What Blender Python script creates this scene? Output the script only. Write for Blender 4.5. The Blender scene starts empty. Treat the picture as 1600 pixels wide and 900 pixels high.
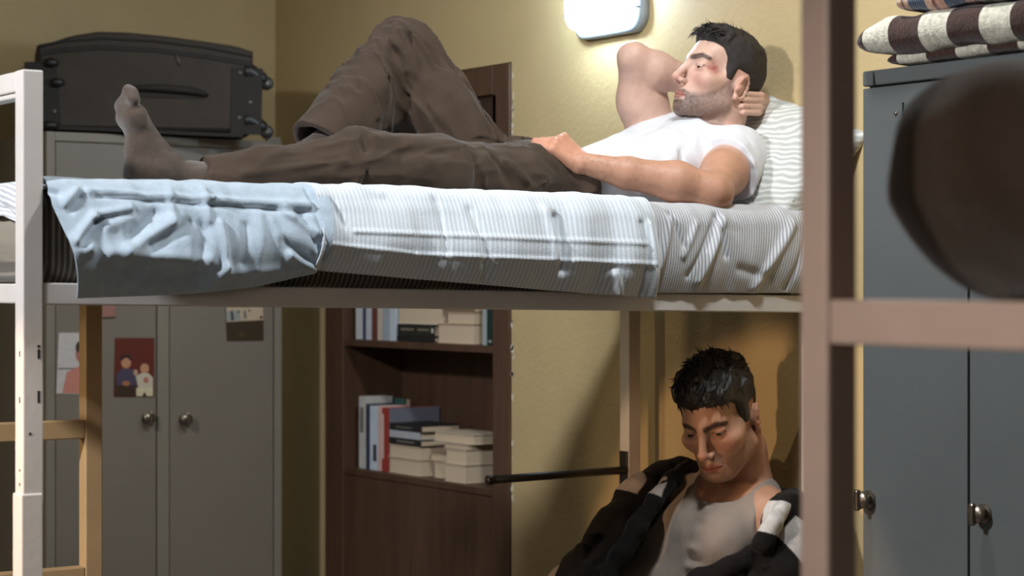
import bpy, bmesh, math, random
import numpy as np
from mathutils import Vector, Matrix

scene = bpy.context.scene
COL = scene.collection
random.seed(7)
RNG = np.random.default_rng(11)

def lin(c):
    return tuple(((v/255.0)/12.92 if v/255.0 <= 0.04045 else ((v/255.0+0.055)/1.055)**2.4) for v in c)

# ------------------------------------------------------------------ camera
# world axes: +X runs along the bunk towards its head wall, +Y away to the wall behind the lockers
CAM = np.array([0.0, 0.0, 1.40])
FWD = np.array([0.565, 0.825, 0.0]); FWD /= np.linalg.norm(FWD)
RGT = np.array([FWD[1], -FWD[0], 0.0])
FPX, HORIZON = 3200.0, 440.0
cam_d = bpy.data.cameras.new('camera')
cam = bpy.data.objects.new('camera', cam_d); COL.objects.link(cam)
cam.location = CAM
cam.rotation_euler = (math.pi/2, 0, -math.atan2(FWD[0], FWD[1]))
cam_d.sensor_width = 36.0
cam_d.lens = 36.0*FPX/1600.0
cam_d.shift_y = (HORIZON-450.0)/1600.0
cam_d.dof.use_dof = True
cam_d.dof.focus_distance = 4.5
cam_d.dof.aperture_fstop = 4.0
scene.camera = cam

# ------------------------------------------------------------------ world, lights, exposure
scene.view_settings.view_transform = 'Standard'
scene.view_settings.look = 'None'
scene.view_settings.gamma = 1.0
scene.view_settings.exposure = 0.0
world = bpy.data.worlds.new('world'); scene.world = world
world.use_nodes = True
world.node_tree.nodes['Background'].inputs[0].default_value = (0.80, 0.88, 1.0, 1)
world.node_tree.nodes['Background'].inputs[1].default_value = 0.05

def area_light(name, loc, target, size, power, color, shape='DISK'):
    d = bpy.data.lights.new(name, 'AREA'); d.shape = shape; d.size = size
    d.energy = power; d.color = color
    o = bpy.data.objects.new(name, d); COL.objects.link(o); o.location = loc
    o.rotation_euler = (Vector(target)-Vector(loc)).to_track_quat('-Z', 'Y').to_euler()
    return o

def spot_light(name, loc, target, angle, blend, radius, power, color):
    d = bpy.data.lights.new(name, 'SPOT'); d.spot_size = math.radians(angle); d.spot_blend = blend
    d.shadow_soft_size = radius; d.energy = power; d.color = color
    o = bpy.data.objects.new(name, d); COL.objects.link(o); o.location = loc
    o.rotation_euler = (Vector(target)-Vector(loc)).to_track_quat('-Z', 'Y').to_euler()
    return o

# a cool ceiling spot past the foot of the bunk, a small ceiling light over its head, a warm low lamp across the room; ladder, near bunk and aisle fills are added
spot_light('ceiling_spot', (-0.9, 3.2, 3.02), (2.45, 3.75, 1.35), 76, 1.0, 0.14, 560, (0.92, 0.95, 1.0))
area_light('ceiling_light', (2.50, 2.95, 3.02), (2.45, 3.7, 1.5), 0.22, 30, (0.90, 0.96, 1.0))
spot_light('ladder_fill', (-1.0, 4.72, 1.24), (1.75, 4.36, 1.0), 15, 0.4, 0.05, 75, (1.0, 0.80, 0.50))  # added narrow spot, only to brighten the ladder's foot-facing sides
spot_light('low_lamp', (-0.9, 3.46, 1.34), (3.1, 3.75, 0.45), 24, 0.10, 0.04, 230, (1.0, 0.64, 0.38))
spot_light('near_bunk_fill', (-0.6, 2.0, 2.0), (1.60, 1.2, 1.25), 40, 0.9, 0.12, 100, (1.0, 0.88, 0.79))  # added warm spot that lifts the near bunk frame, not a room lamp
area_light('aisle_fill', (-2.2, 1.0, 2.1), (2.4, 2.6, 1.2), 1.4, 13, (1.0, 0.91, 0.84))  # added weak fill for the sides facing the aisle

# ------------------------------------------------------------------ pixel rays of the 1600x900 frame -> points at a real depth
def ray(px, py):
    u = (px-800.0)/FPX; v = (py-HORIZON)/FPX
    return FWD + RGT*u + np.array([0, 0, -v])
def aY(px, py, Y):
    d = ray(px, py); return CAM + d*((Y-CAM[1])/d[1])
def aX(px, py, X):
    d = ray(px, py); return CAM + d*((X-CAM[0])/d[0])

# ------------------------------------------------------------------ object helpers
def tag(o, label=None, cat=None, group=None, kind=None):
    if label: o['label'] = label
    if cat: o['category'] = cat
    if group: o['group'] = group
    if kind: o['kind'] = kind
    return o

def empty(name, loc, label=None, cat=None, group=None):
    o = bpy.data.objects.new(name, None); COL.objects.link(o); o.location = loc
    o.empty_display_size = 0.05
    return tag(o, label, cat, group)

def link_mesh(name, me, mats, parent=None, smooth=False):
    if not isinstance(mats, (list, tuple)): mats = [mats]
    for m in mats: me.materials.append(m)
    o = bpy.data.objects.new(name, me); COL.objects.link(o)
    if parent is not None:
        o.parent = parent
        if parent.type == 'EMPTY':
            o.matrix_parent_inverse = Matrix.Translation(-Vector(parent.location))
    if smooth:
        me.polygons.foreach_set('use_smooth', np.ones(len(me.polygons), dtype=bool))
    return o

def obj(name, bm, mats, parent=None, smooth=False, bevel=None, seg=2, origin=None):
    me = bpy.data.meshes.new(name)
    bmesh.ops.recalc_face_normals(bm, faces=bm.faces[:])
    bm.to_mesh(me); bm.free()
    o = link_mesh(name, me, mats, parent, smooth)
    if bevel:
        m = o.modifiers.new('bevel', 'BEVEL'); m.width = bevel; m.segments = seg
        m.limit_method = 'ANGLE'; m.angle_limit = math.radians(40)
        m.harden_normals = False
    return o

def add_hexa(bm, pts, mi=0):
    """eight corners: four of the bottom, four of the top"""
    v = [bm.verts.new(tuple(p)) for p in pts]
    for f in ((3, 2, 1, 0), (4, 5, 6, 7), (0, 1, 5, 4), (1, 2, 6, 5), (2, 3, 7, 6), (3, 0, 4, 7)):
        fc = bm.faces.new([v[i] for i in f]); fc.material_index = mi
    return v

def add_box(bm, x0, x1, y0, y1, z0, z1, mi=0, rot=0.0, tilt=0.0):
    c = np.array([(x0+x1)/2, (y0+y1)/2, (z0+z1)/2])
    P = np.array([(x0, y0, z0), (x1, y0, z0), (x1, y1, z0), (x0, y1, z0), (x0, y0, z1), (x1, y0, z1), (x1, y1, z1), (x0, y1, z1)], float)
    if rot:
        R = np.array([[math.cos(rot), -math.sin(rot), 0], [math.sin(rot), math.cos(rot), 0], [0, 0, 1]])
        P = (P-c)@R.T+c
    return add_hexa(bm, P, mi)

def box(name, x0, x1, y0, y1, z0, z1, m, parent=None, bevel=None, rot=0.0, seg=2):
    bm = bmesh.new(); add_box(bm, x0, x1, y0, y1, z0, z1, 0, rot)
    return obj(name, bm, m, parent, bevel=bevel, seg=seg)

def frame_of(a, b):
    d = np.asarray(b, float)-np.asarray(a, float); L = np.linalg.norm(d); d = d/L
    up = np.array([0, 0, 1.0]) if abs(d[2]) < 0.9 else np.array([1.0, 0, 0])
    s = np.cross(d, up); s /= np.linalg.norm(s)
    return d, s, np.cross(s, d), L

def add_beam(bm, a, b, w, h, mi=0):
    """rectangular bar from a to b, w wide sideways, h high"""
    a = np.asarray(a, float); b = np.asarray(b, float)
    d, s, t, L = frame_of(a, b)
    pts = [a-s*w/2-t*h/2, a+s*w/2-t*h/2, a+s*w/2+t*h/2, a-s*w/2+t*h/2]
    pts += [p+(b-a) for p in pts]
    add_hexa(bm, pts, mi)

def beam(name, a, b, w, h, m, parent=None, bevel=0.003):
    bm = bmesh.new(); add_beam(bm, a, b, w, h)
    return obj(name, bm, m, parent, bevel=bevel)

def add_tube(bm, pts, radii, n=10, caps=True, mi=0):
    pts = [np.asarray(p, float) for p in pts]
    if np.isscalar(radii): radii = [radii]*len(pts)
    rings = []; s = None
    for i, p in enumerate(pts):
        d = pts[min(i+1, len(pts)-1)]-pts[max(i-1, 0)]
        d = d/(np.linalg.norm(d)+1e-12)
        if s is None:
            up = np.array([0, 0, 1.0]) if abs(d[2]) < 0.9 else np.array([1.0, 0, 0])
            s = np.cross(d, up)
        else:
            s = s-d*np.dot(s, d)
        s = s/(np.linalg.norm(s)+1e-12); t = np.cross(d, s)
        rings.append([bm.verts.new(tuple(p+radii[i]*(math.cos(2*math.pi*k/n)*s+math.sin(2*math.pi*k/n)*t))) for k in range(n)])
    for r0, r1 in zip(rings[:-1], rings[1:]):
        for k in range(n):
            f = bm.faces.new((r0[k], r0[(k+1) % n], r1[(k+1) % n], r1[k])); f.material_index = mi
    if caps:
        f = bm.faces.new(rings[0][::-1]); f.material_index = mi
        f = bm.faces.new(rings[-1]); f.material_index = mi

def tube(name, pts, radii, m, parent=None, n=12, smooth=True):
    bm = bmesh.new(); add_tube(bm, pts, radii, n)
    return obj(name, bm, m, parent, smooth=smooth)

def add_lathe(bm, c, axis, prof, n=24, mi=0):
    """prof: list of (distance along axis, radius)"""
    c = np.asarray(c, float); axis = np.asarray(axis, float); axis /= np.linalg.norm(axis)
    add_tube(bm, [c+axis*h for h, r in prof], [max(r, 1e-4) for h, r in prof], n, True, mi)

def grid_mesh(name, P, m, parent=None, uv=None, closed_u=False, solid=None, smooth=True):
    """P: (nu, nv, 3) points"""
    nu, nv = P.shape[:2]
    idx = np.arange(nu*nv).reshape(nu, nv)
    a = idx[:-1, :-1].ravel(); b = idx[1:, :-1].ravel(); c = idx[1:, 1:].ravel(); d = idx[:-1, 1:].ravel()
    F = np.stack([a, b, c, d], 1)
    me = bpy.data.meshes.new(name)
    set_quads(me, P.reshape(-1, 3), F)
    if uv is not None:
        l = me.uv_layers.new(name='uv')
        l.data.foreach_set('uv', uv.reshape(-1, 2)[F.ravel()].astype(np.float32).ravel())
    o = link_mesh(name, me, m, parent, smooth)
    if solid:
        s = o.modifiers.new('solid', 'SOLIDIFY'); s.thickness = solid; s.offset = 0
    return o

def set_quads(me, V, F):
    me.vertices.add(len(V)); me.vertices.foreach_set('co', np.asarray(V, np.float32).ravel())
    me.loops.add(F.size); me.loops.foreach_set('vertex_index', F.astype(np.int32).ravel())
    me.polygons.add(len(F))
    me.polygons.foreach_set('loop_start', np.arange(0, F.size, F.shape[1], dtype=np.int32))
    me.polygons.foreach_set('loop_total', np.full(len(F), F.shape[1], dtype=np.int32))
    me.update(calc_edges=True); me.validate()

# ------------------------------------------------------------------ materials
def mat(name, color, rough=0.6, vary=0.15, scale=6.0, bump=0.0, bscale=80.0, metal=0.0, spec=0.5, stretch=None, coat=0.0, sheen=0.0):
    m = bpy.data.materials.new(name); m.use_nodes = True
    nt = m.node_tree; n = nt.nodes; b = n['Principled BSDF']
    b.inputs['Roughness'].default_value = rough; b.inputs['Metallic'].default_value = metal
    b.inputs['Specular IOR Level'].default_value = spec
    if coat: b.inputs['Coat Weight'].default_value = coat
    if sheen: b.inputs['Sheen Weight'].default_value = sheen
    tc = n.new('ShaderNodeTexCoord'); src = tc.outputs['Object']
    if stretch:
        mp = n.new('ShaderNodeMapping'); mp.inputs['Scale'].default_value = stretch
        nt.links.new(src, mp.inputs[0]); src = mp.outputs[0]
    c = np.array(lin(color))
    if vary:
        nz = n.new('ShaderNodeTexNoise'); nz.inputs['Scale'].default_value = scale; nz.inputs['Detail'].default_value = 6
        nz.inputs['Roughness'].default_value = 0.6
        rp = n.new('ShaderNodeValToRGB')
        rp.color_ramp.elements[0].position = 0.3; rp.color_ramp.elements[1].position = 0.7
        rp.color_ramp.elements[0].color = (*np.clip(c*(1-vary), 0, 1), 1); rp.color_ramp.elements[1].color = (*np.clip(c*(1+vary), 0, 1), 1)
        nt.links.new(src, nz.inputs['Vector']); nt.links.new(nz.outputs['Fac'], rp.inputs[0])
        nt.links.new(rp.outputs[0], b.inputs['Base Color'])
    else:
        b.inputs['Base Color'].default_value = (*c, 1)
    if bump:
        n2 = n.new('ShaderNodeTexNoise'); n2.inputs['Scale'].default_value = bscale; n2.inputs['Detail'].default_value = 4
        bp = n.new('ShaderNodeBump'); bp.inputs['Strength'].default_value = bump; bp.inputs['Distance'].default_value = 0.004
        nt.links.new(src, n2.inputs['Vector']); nt.links.new(n2.outputs['Fac'], bp.inputs['Height'])
        nt.links.new(bp.outputs[0], b.inputs['Normal'])
    return m

def stripe_mat(name, base, line, freq, width, coord='uv', axis=0, rough=0.9, warp=0.0, soft=0.08, bump=0.25, bscale=300, wscale=8.0, fade=0.0):
    """fine woven stripes: freq per unit, line share width"""
    m = mat(name, base, rough, 0.05, 5.0, bump, bscale, spec=0.15, sheen=0.2)
    nt = m.node_tree; n = nt.nodes; b = n['Principled BSDF']
    old = b.inputs['Base Color'].links[0].from_socket
    tc = n.new('ShaderNodeTexCoord')
    src = tc.outputs['UV'] if coord == 'uv' else tc.outputs['Object']
    sp = n.new('ShaderNodeSeparateXYZ'); nt.links.new(src, sp.inputs[0])
    v = sp.outputs[axis]
    if warp:
        nz = n.new('ShaderNodeTexNoise'); nz.inputs['Scale'].default_value = wscale; nz.inputs['Detail'].default_value = 2
        nt.links.new(src, nz.inputs['Vector'])
        ma = n.new('ShaderNodeMath'); ma.operation = 'MULTIPLY_ADD'; ma.inputs[1].default_value = warp
        nt.links.new(nz.outputs['Fac'], ma.inputs[0]); nt.links.new(v, ma.inputs[2]); v = ma.outputs[0]
    f = n.new('ShaderNodeMath'); f.operation = 'MULTIPLY'; f.inputs[1].default_value = freq; nt.links.new(v, f.inputs[0])
    fr = n.new('ShaderNodeMath'); fr.operation = 'FRACT'; nt.links.new(f.outputs[0], fr.inputs[0])
    rp = n.new('ShaderNodeValToRGB'); cr = rp.color_ramp
    cr.elements[0].position = 0.0; cr.elements[0].color = (0, 0, 0, 1)
    cr.elements[1].position = 1.0; cr.elements[1].color = (0, 0, 0, 1)
    for p, val in ((0.5-width/2-soft, 0), (0.5-width/2+soft*0.2, 1), (0.5+width/2-soft*0.2, 1), (0.5+width/2+soft, 0)):
        e = cr.elements.new(min(max(p, 0.001), 0.999)); e.color = (val, val, val, 1)
    nt.links.new(fr.outputs[0], rp.inputs[0])
    mx = n.new('ShaderNodeMix'); mx.data_type = 'RGBA'
    nt.links.new(rp.outputs[0], mx.inputs[0]); nt.links.new(old, mx.inputs[6]); mx.inputs[7].default_value = (*lin(line), 1)
    nt.links.new(mx.outputs[2], b.inputs['Base Color'])
    return m

def band_mat(name, bands, coord_axis=1, rough=0.95, bump=0.6, bscale=220.0, rib=None):
    """woven blanket: bands = [(start, colour), ...] along a world axis"""
    lo = bands[0][0]; hi = bands[-1][0]
    m = mat(name, (128, 128, 128), rough, 0.3, 90.0, bump, bscale, spec=0.1, sheen=0.3)
    nt = m.node_tree; n = nt.nodes; b = n['Principled BSDF']
    old = b.inputs['Base Color'].links[0].from_socket
    tc = n.new('ShaderNodeTexCoord'); sp = n.new('ShaderNodeSeparateXYZ'); nt.links.new(tc.outputs['Object'], sp.inputs[0])
    mr = n.new('ShaderNodeMapRange'); mr.inputs[1].default_value = lo; mr.inputs[2].default_value = hi
    nt.links.new(sp.outputs[coord_axis], mr.inputs[0])
    rp = n.new('ShaderNodeValToRGB'); cr = rp.color_ramp; cr.interpolation = 'CONSTANT'
    for i, (p, c) in enumerate(bands[:-1]):
        q = (p-lo)/(hi-lo)
        e = cr.elements[0] if i == 0 else (cr.elements[1] if i == 1 else cr.elements.new(q))
        e.position = q; e.color = (*lin(c), 1)
    nt.links.new(mr.outputs[0], rp.inputs[0])
    mx = n.new('ShaderNodeMix'); mx.data_type = 'RGBA'; mx.blend_type = 'MULTIPLY'; mx.inputs[0].default_value = 1.0
    sc = n.new('ShaderNodeMix'); sc.data_type = 'RGBA'; sc.blend_type = 'MULTIPLY'; sc.inputs[0].default_value = 1.0
    sc.inputs[7].default_value = (4.6, 4.6, 4.6, 1)
    nt.links.new(old, sc.inputs[6])
    nt.links.new(rp.outputs[0], mx.inputs[6]); nt.links.new(sc.outputs[2], mx.inputs[7])
    nt.links.new(mx.outputs[2], b.inputs['Base Color'])
    if rib:
        wv = n.new('ShaderNodeTexWave'); wv.inputs['Scale'].default_value = rib; wv.bands_direction = 'Y'
        wv.inputs['Distortion'].default_value = 1.0
        nt.links.new(tc.outputs['Object'], wv.inputs['Vector'])
        bp = n.new('ShaderNodeBump'); bp.inputs['Strength'].default_value = 0.7; bp.inputs['Distance'].default_value = 0.004
        nt.links.new(wv.outputs['Fac'], bp.inputs['Height']); nt.links.new(bp.outputs[0], b.inputs['Normal'])
    return m

def attr_mat(name, rough=0.55, bump=0.15, bscale=250.0, sss=0.0, vary=0.08, spec=0.4, sheen=0.0, scale=40.0):
    """base colour from the mesh's own 'tint' attribute (dyes, skin tones, print)"""
    m = bpy.data.materials.new(name); m.use_nodes = True
    nt = m.node_tree; n = nt.nodes; b = n['Principled BSDF']
    b.inputs['Roughness'].default_value = rough; b.inputs['Specular IOR Level'].default_value = spec
    if sheen: b.inputs['Sheen Weight'].default_value = sheen
    at = n.new('ShaderNodeAttribute'); at.attribute_name = 'tint'
    tc = n.new('ShaderNodeTexCoord')
    nz = n.new('ShaderNodeTexNoise'); nz.inputs['Scale'].default_value = scale; nz.inputs['Detail'].default_value = 5
    mr = n.new('ShaderNodeMapRange'); mr.inputs[1].default_value = 0.3; mr.inputs[2].default_value = 0.7
    mr.inputs[3].default_value = 1-vary; mr.inputs[4].default_value = 1+vary
    mx = n.new('ShaderNodeMix'); mx.data_type = 'RGBA'; mx.blend_type = 'MULTIPLY'; mx.inputs[0].default_value = 1.0
    nt.links.new(tc.outputs['Object'], nz.inputs['Vector']); nt.links.new(nz.outputs['Fac'], mr.inputs[0])
    nt.links.new(at.outputs['Color'], mx.inputs[6]); nt.links.new(mr.outputs[0], mx.inputs[7])
    nt.links.new(mx.outputs[2], b.inputs['Base Color'])
    if sss:
        b.inputs['Subsurface Weight'].default_value = sss
        b.inputs['Subsurface Radius'].default_value = (0.012, 0.005, 0.003); b.inputs['Subsurface Scale'].default_value = 0.4
    if bump:
        n2 = n.new('ShaderNodeTexNoise'); n2.inputs['Scale'].default_value = bscale; n2.inputs['Detail'].default_value = 3
        bp = n.new('ShaderNodeBump'); bp.inputs['Strength'].default_value = bump; bp.inputs['Distance'].default_value = 0.002
        nt.links.new(tc.outputs['Object'], n2.inputs['Vector']); nt.links.new(n2.outputs['Fac'], bp.inputs['Height'])
        nt.links.new(bp.outputs[0], b.inputs['Normal'])
    return m

M = {}
M['wall'] = mat('yellow_plaster', (188, 165, 121), 0.62, 0.07, 2.2, 0.35, 70.0, spec=0.35)
M['ceiling'] = mat('pale_ceiling', (190, 182, 160), 0.8, 0.04, 2.0)
M['floor'] = mat('worn_floor', (112, 100, 86), 0.6, 0.15, 4.0)
M['white_steel'] = mat('white_painted_steel', (216, 208, 201), 0.42, 0.05, 9.0, 0.08, 60.0, spec=0.5)
M['cream_steel'] = mat('cream_painted_steel', (196, 160, 116), 0.45, 0.05, 9.0, 0.08, 60.0)
M['pink_steel'] = mat('beige_painted_steel', (198, 174, 160), 0.45, 0.05, 9.0, 0.08, 60.0)
M['dark'] = mat('black_metal', (26, 23, 21), 0.45, 0.1, 20.0)
M['slot'] = mat('dark_slot', (22, 18, 16), 0.9, 0.0)
M['locker'] = mat('grey_locker_paint', (122, 112, 99), 0.48, 0.06, 3.0, 0.06, 25.0)
M['locker_edge'] = mat('pale_locker_edge', (130, 121, 106), 0.5, 0.05, 6.0)
M['blue_locker'] = mat('blue_grey_locker_paint', (92, 95, 94), 0.42, 0.08, 3.0, 0.06, 25.0)
M['chrome'] = mat('worn_chrome', (136, 125, 110), 0.3, 0.1, 60.0, metal=0.9)
M['wood'] = mat('brown_wood', (82, 58, 42), 0.5, 0.22, 5.0, 0.1, 40.0, stretch=(6, 6, 0.6))
M['wood_dark'] = mat('dark_wood', (58, 43, 34), 0.5, 0.2, 5.0, 0.1, 40.0, stretch=(6, 6, 0.6))
M['case'] = mat('dark_brown_canvas', (70, 62, 56), 0.85, 0.12, 12.0, 0.4, 260.0, spec=0.2)
M['case_dark'] = mat('black_nylon', (44, 40, 36), 0.7, 0.1, 12.0, 0.2, 200.0, spec=0.3)
M['plastic'] = mat('black_plastic', (34, 31, 29), 0.4, 0.1, 20.0)
# ------------------------------------------------------------------ sculpting by distance fields, meshed with surface nets
def smin(a, b, k):
    if k <= 0: return np.minimum(a, b)
    h = np.clip(0.5+0.5*(b-a)/k, 0, 1)
    return b+(a-b)*h-k*h*(1-h)
def smax(a, b, k): return -smin(-a, -b, k)

def cone_d(P, a, b, ra, rb):
    """tapered capsule"""
    a = np.asarray(a, float); b = np.asarray(b, float); ba = b-a
    h = np.clip(((P-a)@ba)/max(ba@ba, 1e-12), 0, 1)
    return np.linalg.norm(P-a-h[:, None]*ba, axis=1)-(ra+(rb-ra)*h)
def ell_d(P, c, r, R=None):
    q = P-np.asarray(c, float)
    if R is not None: q = q@R
    r = np.asarray(r, float)
    k0 = np.linalg.norm(q/r, axis=1); k1 = np.linalg.norm(q/(r*r), axis=1)
    return np.where(k1 > 1e-9, k0*(k0-1)/np.maximum(k1, 1e-9), -r.min())
def box_d(P, c, half, R=None, rad=0.0):
    q = P-np.asarray(c, float)
    if R is not None: q = q@R
    q = np.abs(q)-(np.asarray(half, float)-rad)
    return np.linalg.norm(np.maximum(q, 0), axis=1)+np.minimum(q.max(axis=1), 0)-rad

_perm = RNG.random((64, 64, 64))
def vnoise(P, f, seed=0):
    q = P*f+seed*17.3
    i = np.floor(q).astype(int); t = q-i; t = t*t*(3-2*t)
    i = i & 63; j = (i+1) & 63
    def g(a, b, c): return _perm[a, b, c]
    x0, y0, z0 = i.T; x1, y1, z1 = j.T; tx, ty, tz = t.T
    c00 = g(x0, y0, z0)*(1-tx)+g(x1, y0, z0)*tx; c10 = g(x0, y1, z0)*(1-tx)+g(x1, y1, z0)*tx
    c01 = g(x0, y0, z1)*(1-tx)+g(x1, y0, z1)*tx; c11 = g(x0, y1, z1)*(1-tx)+g(x1, y1, z1)*tx
    return ((c00*(1-ty)+c10*ty)*(1-tz)+(c01*(1-ty)+c11*ty)*tz)*2-1
def fbm(P, f, seed=0, n=3):
    return sum(vnoise(P, f*2**k, seed+k)*0.5**k for k in range(n))

# operations: U union, S subtract, I intersect, R ridge/crease along a segment, D free displacement
def U(f, k=0.01): return ('U', f, k)
def S(f, k=0.005): return ('S', f, k)
def I(f, k=0.004): return ('I', f, k)
def R(a, b, w, amp): return ('R', (lambda P: cone_d(P, a, b, 0, 0)), w, amp)
def D(f): return ('D', f)
def UC(a, b, ra, rb, k=0.01): return U(lambda P: cone_d(P, a, b, ra, rb), k)
def UE(c, r, k=0.01, Rm=None): return U(lambda P: ell_d(P, c, r, Rm), k)
def SC(a, b, ra, rb, k=0.005): return S(lambda P: cone_d(P, a, b, ra, rb), k)
def SE(c, r, k=0.005, Rm=None): return S(lambda P: ell_d(P, c, r, Rm), k)
def chain(pts, rs, k=0.02):
    return [UC(pts[i], pts[i+1], rs[i], rs[i+1], k) for i in range(len(pts)-1)]
def cut(p, n, k=0.003):
    """keep the side the normal points away from"""
    p = np.asarray(p, float); n = np.asarray(n, float); n = n/np.linalg.norm(n)
    return I(lambda P: (P-p)@n, k)
def group(ops):
    """a sub-field made of its own operations"""
    def f(P):
        acc = np.full(len(P), 1.0)
        for op in ops: acc = apply(op, P, acc)
        return acc
    return f
def apply(op, P, acc):
    t = op[0]
    if t == 'U': return smin(acc, op[1](P), op[2])
    if t == 'S': return smax(acc, -op[1](P), op[2])
    if t == 'I': return smax(acc, op[1](P), op[2])
    if t == 'R': return acc-op[3]*np.exp(-(op[1](P)/op[2])**2)
    if t == 'D': return op[1](P, acc)

def sdf_mesh(ops, lo, hi, vox):
    B = 8; bs = B*vox; Rb = bs*0.8661
    lo = np.asarray(lo, float); hi = np.asarray(hi, float)
    nb = np.maximum(1, np.ceil((hi-lo)/bs).astype(int))
    gi = np.stack(np.meshgrid(*[np.arange(n) for n in nb], indexing='ij'), -1).reshape(-1, 3)
    C = lo+(gi+0.5)*bs
    acc = np.full(len(C), 1.0); dc = []
    for op in ops:
        if op[0] in 'USIR':
            d = op[1](C); dc.append(d)
            acc = smin(acc, d, op[2]) if op[0] == 'U' else smax(acc, -d, op[2]) if op[0] == 'S' else smax(acc, d, op[2]) if op[0] == 'I' else acc-op[3]*np.exp(-(d/op[2])**2)
        else:
            dc.append(None); acc = op[1](C, acc)
    act = np.abs(acc) < Rb*1.7
    gi = gi[act]; nA = len(gi)
    off = np.stack(np.meshgrid(*[np.arange(B+1)]*3, indexing='ij'), -1).reshape(-1, 3)
    n3 = len(off)
    P = (lo+((gi*B)[:, None, :]+off[None])*vox)
    acc = np.full((nA, n3), 1.0)
    kmax = max([op[2] for op in ops if op[0] in 'USI']+[0.0])
    reach = 2.2*Rb+1.4*kmax
    for op, d in zip(ops, dc):
        if d is None: idx = np.arange(nA)
        else:
            da = d[act]
            if op[0] == 'I': idx = np.nonzero(da > -reach)[0]
            elif op[0] == 'R': idx = np.nonzero(da < Rb+3.6*op[2])[0]
            else: idx = np.nonzero(da < reach)[0]
        if len(idx) == 0: continue
        acc[idx] = apply(op, P[idx].reshape(-1, 3), acc[idx].reshape(-1)).reshape(len(idx), n3)
    G = acc.reshape(nA, B+1, B+1, B+1); s = G < 0
    N = nb*B+2
    def key(ijk): return (ijk[..., 0]*N[1]+ijk[..., 1])*N[2]+ijk[..., 2]
    # one vertex per cell with a sign change
    cs = [(a, b, c) for a in (0, 1) for b in (0, 1) for c in (0, 1)]
    sub = lambda A, a, b, c: A[:, a:a+B, b:b+B, c:c+B]
    cnt = sum(sub(s, *c).astype(np.int8) for c in cs)
    cell = np.nonzero((cnt > 0) & (cnt < 8))
    base = np.stack(cell[1:], 1)
    val = np.stack([G[cell[0], base[:, 0]+a, base[:, 1]+b, base[:, 2]+c] for a, b, c in cs], 1)
    acc_p = np.zeros((len(base), 3)); acc_n = np.zeros(len(base))
    for i, ci in enumerate(cs):
        for j, cj in enumerate(cs):
            if j <= i or sum(abs(x-y) for x, y in zip(ci, cj)) != 1: continue
            v0 = val[:, i]; v1 = val[:, j]; m = (v0 < 0) != (v1 < 0)
            t = np.where(m, v0/np.where(m, v0-v1, 1), 0)[:, None]
            acc_p += np.where(m[:, None], np.array(ci)+t*(np.array(cj)-np.array(ci)), 0); acc_n += m
    gcell = gi[cell[0]]*B+base
    V = lo+(gcell+acc_p/acc_n[:, None])*vox
    ck = key(gcell+1)
    order = np.argsort(ck); sk = ck[order]
    quads = []
    for ax in range(3):
        sl = [slice(0, B)]*3; sl2 = list(sl); sl2[ax] = slice(1, B+1)
        s0 = s[:, sl[0], sl[1], sl[2]]; s1 = s[:, sl2[0], sl2[1], sl2[2]]
        e = np.nonzero(s0 != s1); g = gi[e[0]]*B+np.stack(e[1:], 1)
        flip = s1[e]
        b, c = (ax+1) % 3, (ax+2) % 3
        ids = []; ok = np.ones(len(g), bool)
        for db, dcc in ((-1, -1), (0, -1), (0, 0), (-1, 0)):
            q = g.copy(); q[:, b] += db; q[:, c] += dcc
            kk = key(q+1); p = np.clip(np.searchsorted(sk, kk), 0, len(sk)-1)
            ok &= sk[p] == kk; ids.append(order[p])
        Q = np.stack(ids, 1); Q[flip] = Q[flip][:, ::-1]
        quads.append(Q[ok])
    F = np.concatenate(quads)
    return V, F

def relax(V, F, n=1, w=0.5):
    e = np.concatenate([F[:, [0, 1]], F[:, [1, 2]], F[:, [2, 3]], F[:, [3, 0]]]); e = np.concatenate([e, e[:, ::-1]])
    deg = np.bincount(e[:, 0], minlength=len(V)).astype(float)
    for _ in range(n):
        A = np.stack([np.bincount(e[:, 0], weights=V[e[:, 1], k], minlength=len(V)) for k in range(3)], 1)/np.maximum(deg, 1)[:, None]
        V = V+(A-V)*w
    return V

def normals_of(V, F):
    n = np.cross(V[F[:, 2]]-V[F[:, 0]], V[F[:, 3]]-V[F[:, 1]])
    out = np.zeros_like(V)
    for k in range(4): 
        for a in range(3): out[:, a] += np.bincount(F[:, k], weights=n[:, a], minlength=len(V))
    return out/np.maximum(np.linalg.norm(out, axis=1), 1e-12)[:, None]

def largest_piece(V, F):
    lab = np.arange(len(V))
    while True:
        m = lab[F].min(axis=1); new = lab.copy()
        for k in range(4): np.minimum.at(new, F[:, k], m)
        new = new[new]
        if (new == lab).all(): break
        lab = new
    keep = lab == np.bincount(lab).argmax()
    idx = np.cumsum(keep)-1
    return V[keep], idx[F[keep[F].all(axis=1)]]

def sculpt(name, ops, lo, hi, vox, mats, parent=None, tint=None, smooth_n=1, single=False):
    V, F = sdf_mesh(ops, lo, hi, vox)
    if single: V, F = largest_piece(V, F)
    if smooth_n: V = relax(V, F, smooth_n)
    me = bpy.data.meshes.new(name); set_quads(me, V, F)
    if tint is not None:
        c = tint(V)
        at = me.attributes.new('tint', 'FLOAT_COLOR', 'POINT')
        at.data.foreach_set('color', np.concatenate([c, np.ones((len(c), 1))], 1).astype(np.float32).ravel())
    o = link_mesh(name, me, mats, parent, True)
    return o, V, F
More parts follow.
